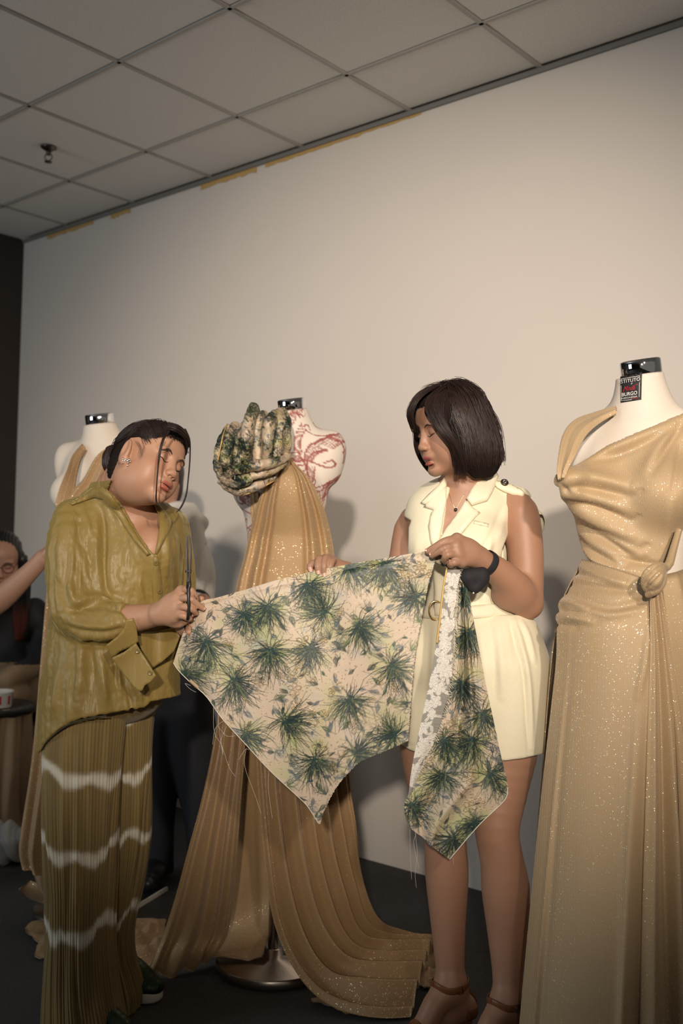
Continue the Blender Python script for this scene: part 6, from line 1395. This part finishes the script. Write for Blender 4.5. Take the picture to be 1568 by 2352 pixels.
# scissors, upright, seen edge-on
sc = thing('scissors', P(432, 1420, 2.448), 'black scissors held upright in the olive-bloused woman\'s hand', 'scissors')
def blade(pts, wds, th, name, mat):
    p = Pn(np.array(pts, float)); p = catmull(p, 24); w_ = np.interp(np.linspace(0, 1, 24), np.linspace(0, 1, len(wds)), wds)
    V = []
    for q, ww in zip(p, w_):
        for a, b in ((-1, -1), (1, -1), (1, 1), (-1, 1)): V.append(q + XR * a * th + np.array([0, 1, 0]) * b * ww)
    V = np.array(V); F = [grid_faces(4, 24, True), np.array([[3, 2, 1, 0], [92, 93, 94, 95]])]; return obj(name, V, F, mat, sc, smooth=False)
blade([(434.5, 1229, 2.452), (437, 1252, 2.452), (437.0, 1280, 2.452), (436.2, 1310, 2.452), (435, 1336, 2.452)], [.0008, .006, .009, .010, .010], .0017, 'blade', M['iron'])
blade([(430.5, 1231, 2.452), (429.2, 1254, 2.452), (429.6, 1280, 2.452), (430.6, 1310, 2.452), (432, 1336, 2.452)], [.0008, .006, .009, .010, .010], .0017, 'blade', M['iron'])
V, F = tube([P(425.5, 1312, 2.452), P(440, 1312, 2.452)], [.0030, .0036, .0036, .0030], 12, 8); obj('pivot_screw', V, F, M['darkmetal'], sc)
def ring(pts, name, r=.0042):
    p = Pn(np.array(pts, float)); V, F = tube(p, r, 10, 60, cap=True); return obj(name, V, F, M['black'], sc)
ring([(434, 1325, 2.452), (435.5, 1345, 2.452), (433, 1352, 2.450), (433, 1370, 2.446), (433.5, 1395, 2.446), (432, 1418, 2.450), (430, 1420, 2.462), (430.5, 1400, 2.472), (431, 1375, 2.470), (432, 1352, 2.456)], 'handle')
ring([(432, 1325, 2.452), (431, 1345, 2.454), (430, 1355, 2.462), (430, 1372, 2.476), (430, 1392, 2.480), (430.5, 1404, 2.474), (431, 1396, 2.462), (431.5, 1372, 2.458), (432, 1354, 2.455)], 'handle', .0036)
# ================================================================== background: assistant in a white shirt behind the olive blouse
wa = thing('person', [P(395, 1800, 3.95)[0], 3.95, 0], 'person in a white shirt and dark trousers, mostly hidden behind the olive blouse', 'person')
Wd = SDF(.03)
hd = P(372, 1085, 3.95)
Wd.ell(hd + [0, 0, -.03], (.072, .085, .10)); Wd.cone(hd + [0, .01, -.10], hd + [0, .02, -.22], .052, .055); Wd.ell(P(395, 1330, 3.97), (.15, .10, .22), k=.05); Wd.ell(P(405, 1520, 3.97), (.155, .11, .12), k=.05)
Wd.chain([P(420, 1185, 3.93), P(443, 1290, 3.92), P(436, 1380, 3.84)], [.052, .045, .036]); Wd.chain([P(436, 1380, 3.84), P(452, 1388, 3.70), P(466, 1380, 3.62)], [.036, .032, .026], .012)
Wd.chain([P(360, 1560, 3.97), P(360, 1780, 3.95), P(352, 2005, 3.95)], [.082, .058, .045]); Wd.chain([P(440, 1560, 3.97), P(455, 1780, 3.95), P(478, 2010, 3.95)], [.085, .06, .045])
for f in range(4): Wd.chain([P(462, 1378 + 5 * f, 3.62), P(472, 1372 + 6 * f, 3.59), P(480, 1378 + 6 * f, 3.60)], [.0105, .0095, .008], .004)
Wd.chain([P(352, 2000, 3.95), P(352, 2010, 3.84)], [.04, .03]); Wd.chain([P(478, 2006, 3.95), P(480, 2014, 3.84)], [.04, .03]); Wd.cut(lambda p: .01 - p[:, 2])
V, F = Wd.mesh(.009); obj('body', V, F, M['skinB'], wa, cols=skin_cols(V, (.42, .24, .16)))
HB = SDF(.02); HB.ell(hd + [0, .012, .0], (.084, .096, .095)); HB.ell(hd + [0, .05, -.06], (.075, .06, .09)); V, F = HB.mesh(.008); obj('hair', V, F, M['hairB'], wa)
SH = SDF(.04); SH.ell(P(395, 1330, 3.97), (.165, .118, .235)); SH.ell(P(400, 1200, 3.965), (.135, .09, .06)); SH.chain([P(395, 1330, 3.97), P(403, 1460, 3.97)], [.15, .15]); SH.over(Wd, .014, P(300, 1500, 3.7), [P(470, 1172, 4.2)[0], 4.2, P(395, 1178, 3.97)[2]], .01); SH.cut(lambda p: (proj(p)[:, 1] - 1515) * 3.9 / FPX)
SH.chain([P(412, 1190, 3.93), P(428, 1240, 3.915), P(441, 1300, 3.90), P(438, 1345, 3.86), P(440, 1378, 3.82)], [.060, .062, .058, .052, .046], .02); SH.chain([P(440, 1378, 3.82), P(452, 1386, 3.70)], [.046, .040], .01); SH.chain([P(360, 1190, 3.99), P(345, 1300, 4.0), P(345, 1420, 3.97)], [.06, .056, .05], .02)
V, F = SH.mesh(.007); N = vnormals(V, F); V = sculpt(V, N, [([(420, 1330), (440, 1340), (456, 1336)], -.008, 5), ([(424, 1348), (440, 1356), (456, 1352)], .008, 6), ([(430, 1365), (445, 1370), (456, 1366)], -.007, 4), ([(425, 1230), (436, 1270), (444, 1310)], .004, 6)]); obj('shirt', V, F, M['white'], wa)
TS = SDF(.05); TS.ell(P(405, 1560, 3.97), (.165, .12, .12)); TS.ell(P(405, 1500, 3.97), (.150, .115, .09)); TS.chain([P(366, 1590, 3.96), P(362, 1700, 3.95), P(364, 1840, 3.95), P(360, 1998, 3.95)], [.085, .075, .066, .062], .03); TS.chain([P(428, 1580, 3.96), P(447, 1720, 3.95), P(468, 1860, 3.95), P(478, 2000, 3.95)], [.098, .092, .082, .074], .03); TS.cut(lambda p: .022 - p[:, 2])
V, F = TS.mesh(.008); N = vnormals(V, F); V = V + N * (.004 * vnoise(V * [20, 20, 6], 3))[:, None]; obj('trousers', V, F, M['navy'], wa)
for q_ in (P(352, 2012, 3.90), P(478, 2018, 3.90)):
    Sh_ = SDF(.02); Sh_.chain([[q_[0], q_[1] + .05, .045], [q_[0], q_[1] - .06, .04], [q_[0], q_[1] - .12, .03]], [.05, .045, .034]); Sh_.cut(lambda p: .004 - p[:, 2]); V, F = Sh_.mesh(.006); obj('shoe', V, F, M['black'], wa)
tw = thing('wrist_watch', P(452, 1368, 3.76), 'dark wristwatch at the white shirt cuff behind the scissors', 'watch')
V, F = tube([P(449, 1364, 3.735), P(454, 1372, 3.735)], [.014, .016, .014], 12, 6); obj('watch_case', V, F, M['black'], tw)
th = np.linspace(0, 6.283, 25); V, F = tube(P(454, 1384, 3.705) + np.outer(np.cos(th) * .043, XR) + np.outer(np.sin(th) * .043, UR), .006, 6, cap=False); obj('strap', V, F, M['blackcloth'], tw)

# ------------------------------------------------------------------ seated woman with glasses at the left edge
YS = 4.62
sw = thing('person', [P(-20, 1500, YS + .1)[0], YS + .1, 0], 'dark-haired seated woman with glasses and reddish hair ends at the left edge', 'person')
SR_y = Rz(math.radians(14)) @ np.array([[1, 0, 0], [0, .94, .34], [0, -.34, .94]]).T
hc = P(4, 1290, YS); Sd = SDF(.02); Ts = head_prims(Sd, hc, SR_y, 1.04, ears=(0, 0))
Sd.cone(Ts(0, .03, -.08), Ts(0, .09, -.20), .05, .055, .03); tor = Ts(0, .12, -.42); Sd.ell(tor, (.16, .11, .22), k=.05); Sd.ell([tor[0], tor[1], .55], (.17, .15, .13), k=.06)
Sd.chain([tor + [.15, -.02, .14], tor + [.20, -.08, -.08], tor + [.10, -.24, -.16]], [.045, .04, .03]); Sd.chain([tor + [-.15, -.02, .14], tor + [-.20, -.08, -.08], tor + [-.10, -.24, -.16]], [.045, .04, .03])
for q in (-1, 1): Sd.chain([[tor[0] + q * .09, tor[1] - .05, .54], [tor[0] + q * .11, tor[1] - .25, .54], [tor[0] + q * .11, tor[1] - .26, .07]], [.08, .055, .04])
Sd.cut(lambda p: .012 - p[:, 2]); V, F = join([Sd.mesh(.0045, lo=[-9, -9, Ts(0, 0, -.13)[2]]), Sd.mesh(.010, hi=[9, 9, Ts(0, 0, -.13)[2] + .01])]); obj('body', V, F, M['skinB'], sw, cols=skin_cols(V, (.40, .22, .15), hc, SR_y, 1.0))
for q in (-1, 1):
    face_line(Sd, Ts, [(q * .016, -.09, .024), (q * .03, -.09, .029), (q * .046, -.078, .025)], [.001, .0022, .001], 'eyebrow', M['brow'], sw); face_line(Sd, Ts, [(q * .019, -.088, .001), (q * .0315, -.093, -.003), (q * .046, -.078, .002)], [.0006, .0014, .0008], 'eyelashes', M['lash'], sw)
gl = obj('glasses', *join([tube(np.array([Ts(q * .033 + .024 * math.cos(a) * (1 if q else 1), -.098 + .006 * abs(math.cos(a)), .004 + .019 * math.sin(a)) for a in np.linspace(0, 6.283, 25)]), .0016, 6, cap=False) for q in (-1, 1)] + [tube([Ts(-.009, -.101, .010), Ts(.009, -.101, .010)], .0014, 6)] + [tube([Ts(q * .057, -.092, .008), Ts(q * .078, .01, .012)], .0014, 6) for q in (-1, 1)]), M['black'], sw)
HS = SDF(.02); eS = lambda x, y, z, a, b, d, mode='u', k=.02: HS.ell(Ts(x, y, z), (a, b, d), SR_y, k, mode)
eS(0, .025, .036, .090, .106, .098); eS(0, .06, -.05, .088, .06, .12); eS(0, -.125, -.035, .056, .10, .105, 's', .01)
for q in (-1, 1): HS.chain([Ts(q * .082, .0, .01), Ts(q * .090, .0, -.10), Ts(q * .080, .01, -.24), Ts(q * .075, .0, -.36)], [.030, .034, .036, .022], .02)
V, F = HS.mesh(.0055); q = (V - hc) @ SR_y; N = vnormals(V, F); V = V + N * (.002 * np.sin(q[:, 0] * 420 + 2 * vnoise(q * 14, 2)))[:, None]; tt = smooth01((-q[:, 2] - .17) / .12)[:, None]
M['hair_dip'] = m_attr('dip_dyed_hair', .4); obj('hair', V, F, M['hair_dip'], sw, cols=np.array([.007, .006, .006]) * (1 - tt) + np.array([.085, .022, .014]) * tt)
BLk = SDF(.04); BLk.over(Sd, .012, [-9, -9, .62], [9, 9, Ts(0, 0, -.17)[2]], .01); BLk.cut(lambda p: p[:, 2] - Ts(0, 0, -.165)[2], .01); V, F = BLk.mesh(.010); obj('black_top', V, F, M['blackcloth'], sw)
SKt = SDF(.05); SKt.over(Sd, .02, [-9, -9, .10], [9, 9, .68], .01); SKt.cut(lambda p: .14 - p[:, 2]); V, F = SKt.mesh(.01); obj('skirt', V, F, M['sheet'], sw)
st = thing('stool', [tor[0], tor[1], 0], 'low round stool under the seated woman with glasses', 'stool')
V, F = lathe([(.15, .36), (.17, .37), (.17, .405), (.15, .41)], 32, origin=[tor[0], tor[1], 0]); obj('seat', V, F, M['sofa'], st)
for a in range(4):
    d = np.array([math.cos(a * 1.571 + .78), math.sin(a * 1.571 + .78), 0]); V, F = tube([np.array([tor[0], tor[1], .37]) + d * .10, np.array([tor[0], tor[1], .0]) + d * .15], .012, 8, 4); obj('leg', V, F, M['black'], st)

# ------------------------------------------------------------------ person reaching in from the left: only the forearm and hand enter the picture
YA = 3.45
ra = thing('person', [P(-260, 1500, YA + .05)[0], YA + .05, 0], 'person outside the left edge reaching a bare forearm toward the gown', 'person')
Ra = SDF(.025); shp = P(-175, 1190, YA + .12); hd2 = P(-235, 1000, YA + .15)
Ra.chain([shp, P(-105, 1340, YA + .02), P(-60, 1412, YA - .02)], [.055, .048, .044]); Ra.chain([P(-60, 1412, YA - .02), P(0, 1376, YA - .03), P(60, 1322, YA - .05), P(98, 1282, YA - .06)], [.045, .043, .032, .027], .02)
kk = [P(118 + 2 * q, 1252 + 9 * q, YA - .06) for q in range(4)]; hand(Ra, P(98, 1282, YA - .06), kk, [[k_, P(134 + 2 * i, 1240 + 9 * i, YA - .055), P(146, 1236 + 9 * i, YA - .03)] for i, k_ in enumerate(kk)], [P(104, 1272, YA - .08), P(124, 1250, YA - .09), P(140, 1240, YA - .08)])
Ra.ell(hd2, (.075, .09, .11)); Ra.cone(hd2 + [0, .01, -.08], hd2 + [0, .02, -.22], .052, .055); trc = [shp[0] - .17, YA + .15, 1.12]; Ra.ell(trc, (.17, .11, .26), k=.05); Ra.ell([trc[0], trc[1], .88], (.16, .12, .13), k=.05)
Ra.chain([[trc[0] - .17, YA + .15, 1.30], [trc[0] - .22, YA + .12, 1.02], [trc[0] - .20, YA + .02, .80]], [.05, .042, .03])
for q in (-1, 1): Ra.chain([[trc[0] + q * .085, YA + .15, .86], [trc[0] + q * .085, YA + .14, .47], [trc[0] + q * .085, YA + .16, .06]], [.085, .055, .04]); Ra.chain([[trc[0] + q * .085, YA + .16, .05], [trc[0] + q * .085, YA + .02, .035]], [.035, .03])
Ra.cut(lambda p: .01 - p[:, 2]); V, F = join([Ra.mesh(.0045, lo=[shp[0] - .02, -9, -9]), Ra.mesh(.010, hi=[shp[0] - .01, 9, 9])]); obj('body', V, F, M['skinB'], ra, cols=skin_cols(V, (.42, .25, .17)))
CLo = SDF(.04); CLo.over(Ra, .012, [-9, -9, .12], [shp[0] + .03, 9, hd2[2] - .17], .01); CLo.cut(lambda p: np.maximum(p[:, 2] - (hd2[2] - .18), .10 - p[:, 2]), .01); CLo.cut(lambda p: p[:, 0] - (shp[0] + .02), .01); V, F = CLo.mesh(.01); obj('dark_dress', V, F, M['blackcloth'], ra)
HR = SDF(.02); HR.ell(hd2 + [-.01, .02, .03], (.09, .10, .10)); HR.ell(hd2 + [-.02, .06, -.06], (.08, .06, .12)); V, F = HR.mesh(.008); obj('hair', V, F, M['hairB'], ra)

# ------------------------------------------------------------------ furniture and clutter at the left
bo = wp(.10, 0, .02); bx = thing('covered_bench', wp(.75, 0, .4), 'brown cloth-covered bench with a padded back against the wall at the far left', 'bench')
Mx = frame_mat(bo, [*WD, 0], [*WN, 0], [0, 0, 1])
V, F = box([0, .02, .02], [1.15, .20, .93], Mx, .05); obj('back', V, F, M['sofa'], bx)
V, F = box([0, .20, .06], [1.15, .48, .46], Mx, .05); obj('seat', V, F, M['sofa'], bx)
V, F = box([.02, .19, .45], [1.13, .50, .56], Mx, .045); obj('seat_cushion', V, F, M['sheet'], bx)
for a in (.06, 1.04):
    for b in (.24, .40): V, F = box([a, b, 0], [a + .05, b + .05, .08], Mx); obj('foot', V, F, M['black'], bx)
Lk = [(-60, 1640, 4.02), (-62, 1800, 4.0), (-60, 1900, 3.98), (-58, 1960, 3.98)]; Rk = [(78, 1636, 4.25), (84, 1760, 4.25), (86, 1880, 4.25), (60, 1950, 4.22)]
tb = thing('pedestal_table', [P(-25, 1622, 4.35)[0], 4.35, 0], 'low round black table draped with brown cloth at the left edge', 'table')
tc = P(-25, 1622, 4.35); V, F = lathe([(.16, -.02), (.185, -.018), (.19, -.008), (.19, .004), (.182, .010), (.1, .011)], 48, origin=tc); obj('table_top', V, F, M['table'], tb)
V, F = lathe([(.13, .0), (.14, .012), (.03, .03), (.025, tc[2] - .02)], 24, origin=[tc[0], tc[1], 0]); obj('pedestal', V, F, M['black'], tb)
tcl = thing('table_skirt_cloth', [tc[0], tc[1], 0], 'brown cloth hanging in folds from under the black tabletop', 'cloth')
th = np.linspace(0, 2 * np.pi, 120, endpoint=False); rows = []
for i, v in enumerate(np.linspace(0, 1, 40)):
    r = .160 + .035 * v + (.012 + .012 * v) * np.sin(th * 9 + 1.2 * np.sin(v * 3)) + .008 * np.sin(th * 17 + 4 * v); rows.append(np.column_stack([tc[0] + r * np.cos(th), tc[1] + r * np.sin(th), np.full(120, tc[2] - .03 - v * (tc[2] - .05))]))
V = np.vstack(rows); V += np.column_stack([.008 * vnoise(V * 6, 3), .008 * vnoise(V * 6, 4), 0 * V[:, 0]]); obj('drop', V, grid_faces(120, 40, True), M['sheet'], tcl)
cu = thing('plastic_tub', tc + [.075, -.09, .011], 'small clear plastic tub with red stripes on the black table', 'tub')
o = tc + np.array([.075, -.09, .012]); V, F = lathe([(.044, 0), (.047, .002), (.052, .060), (.055, .062), (.055, .068), (.050, .068), (.046, .008)], 40, origin=o); obj('tub_wall', V, F, M['whiteplastic'], cu)
M['red'] = simple('red_print_plastic', (.30, .02, .025), .5)
for k in range(8):
    a0 = k * .785 + .2; a = np.linspace(a0, a0 + .24, 6); V = np.vstack([np.column_stack([o[0] + r * np.cos(a), o[1] + r * np.sin(a), np.full(6, o[2] + z)]) for r, z in ((.0489, .014), (.0520, .050))]); obj('red_stripe', V, grid_faces(6, 2), M['red'], cu)
V, F = lathe([(.066, 0), (.070, .003), (.066, .006)], 36, origin=o - [0, 0, .008]); obj('saucer', V, F, M['sheet'], cu)
bgp = onfloor(5, 1985)
bg_ = thing('plastic_bag', [*bgp[:2], 0], 'crumpled pale bag on the carpet under the table at the left edge', 'bag')
Bg = SDF(.02); Bg.ell([bgp[0] - .02, bgp[1] + .02, .075], (.13, .085, .085)); Bg.cut(lambda p: .004 - p[:, 2]); V, F = Bg.mesh(.005); N = vnormals(V, F); q = V - [bgp[0] - .02, bgp[1] + .02, .07]
V = V + N * (.009 * np.sin(q[:, 0] * 120 + q[:, 2] * 40) + .006 * vnoise(V * 30, 3))[:, None]; V[:, 2] = np.maximum(V[:, 2], .003); obj('crumpled_sheet', V, F, M['bag'], bg_)
# flat black base plate with a pale edge on the carpet
pl = thing('floor_plate', onfloor(345, 2070), 'thin black plate with a pale metal edge on the carpet behind the trousers', 'plate')
c4 = [onfloor(288, 2104), onfloor(383, 2046), onfloor(348, 2018), onfloor(215, 2060)]
V = np.array([[*q[:2], z] for z in (.001, .010) for q in c4]); obj('plate', V, np.array([[0, 3, 2, 1], [4, 5, 6, 7], [0, 1, 5, 4], [1, 2, 6, 5], [2, 3, 7, 6], [3, 0, 4, 7]]), M['black'], pl, smooth=False)
a, b = c4[0], c4[1]; dd = norm(b - a); nn_ = np.array([dd[1], -dd[0], 0]); V, F = box([0, -.004, 0], [np.linalg.norm(b - a), .004, .014], frame_mat([*a[:2], .001], dd, [-dd[1], dd[0], 0], [0, 0, 1])); e_ = obj('edge_strip', V, F, M['sole'], pl, smooth=False); e_['label'] = 'pale metal edge strip'
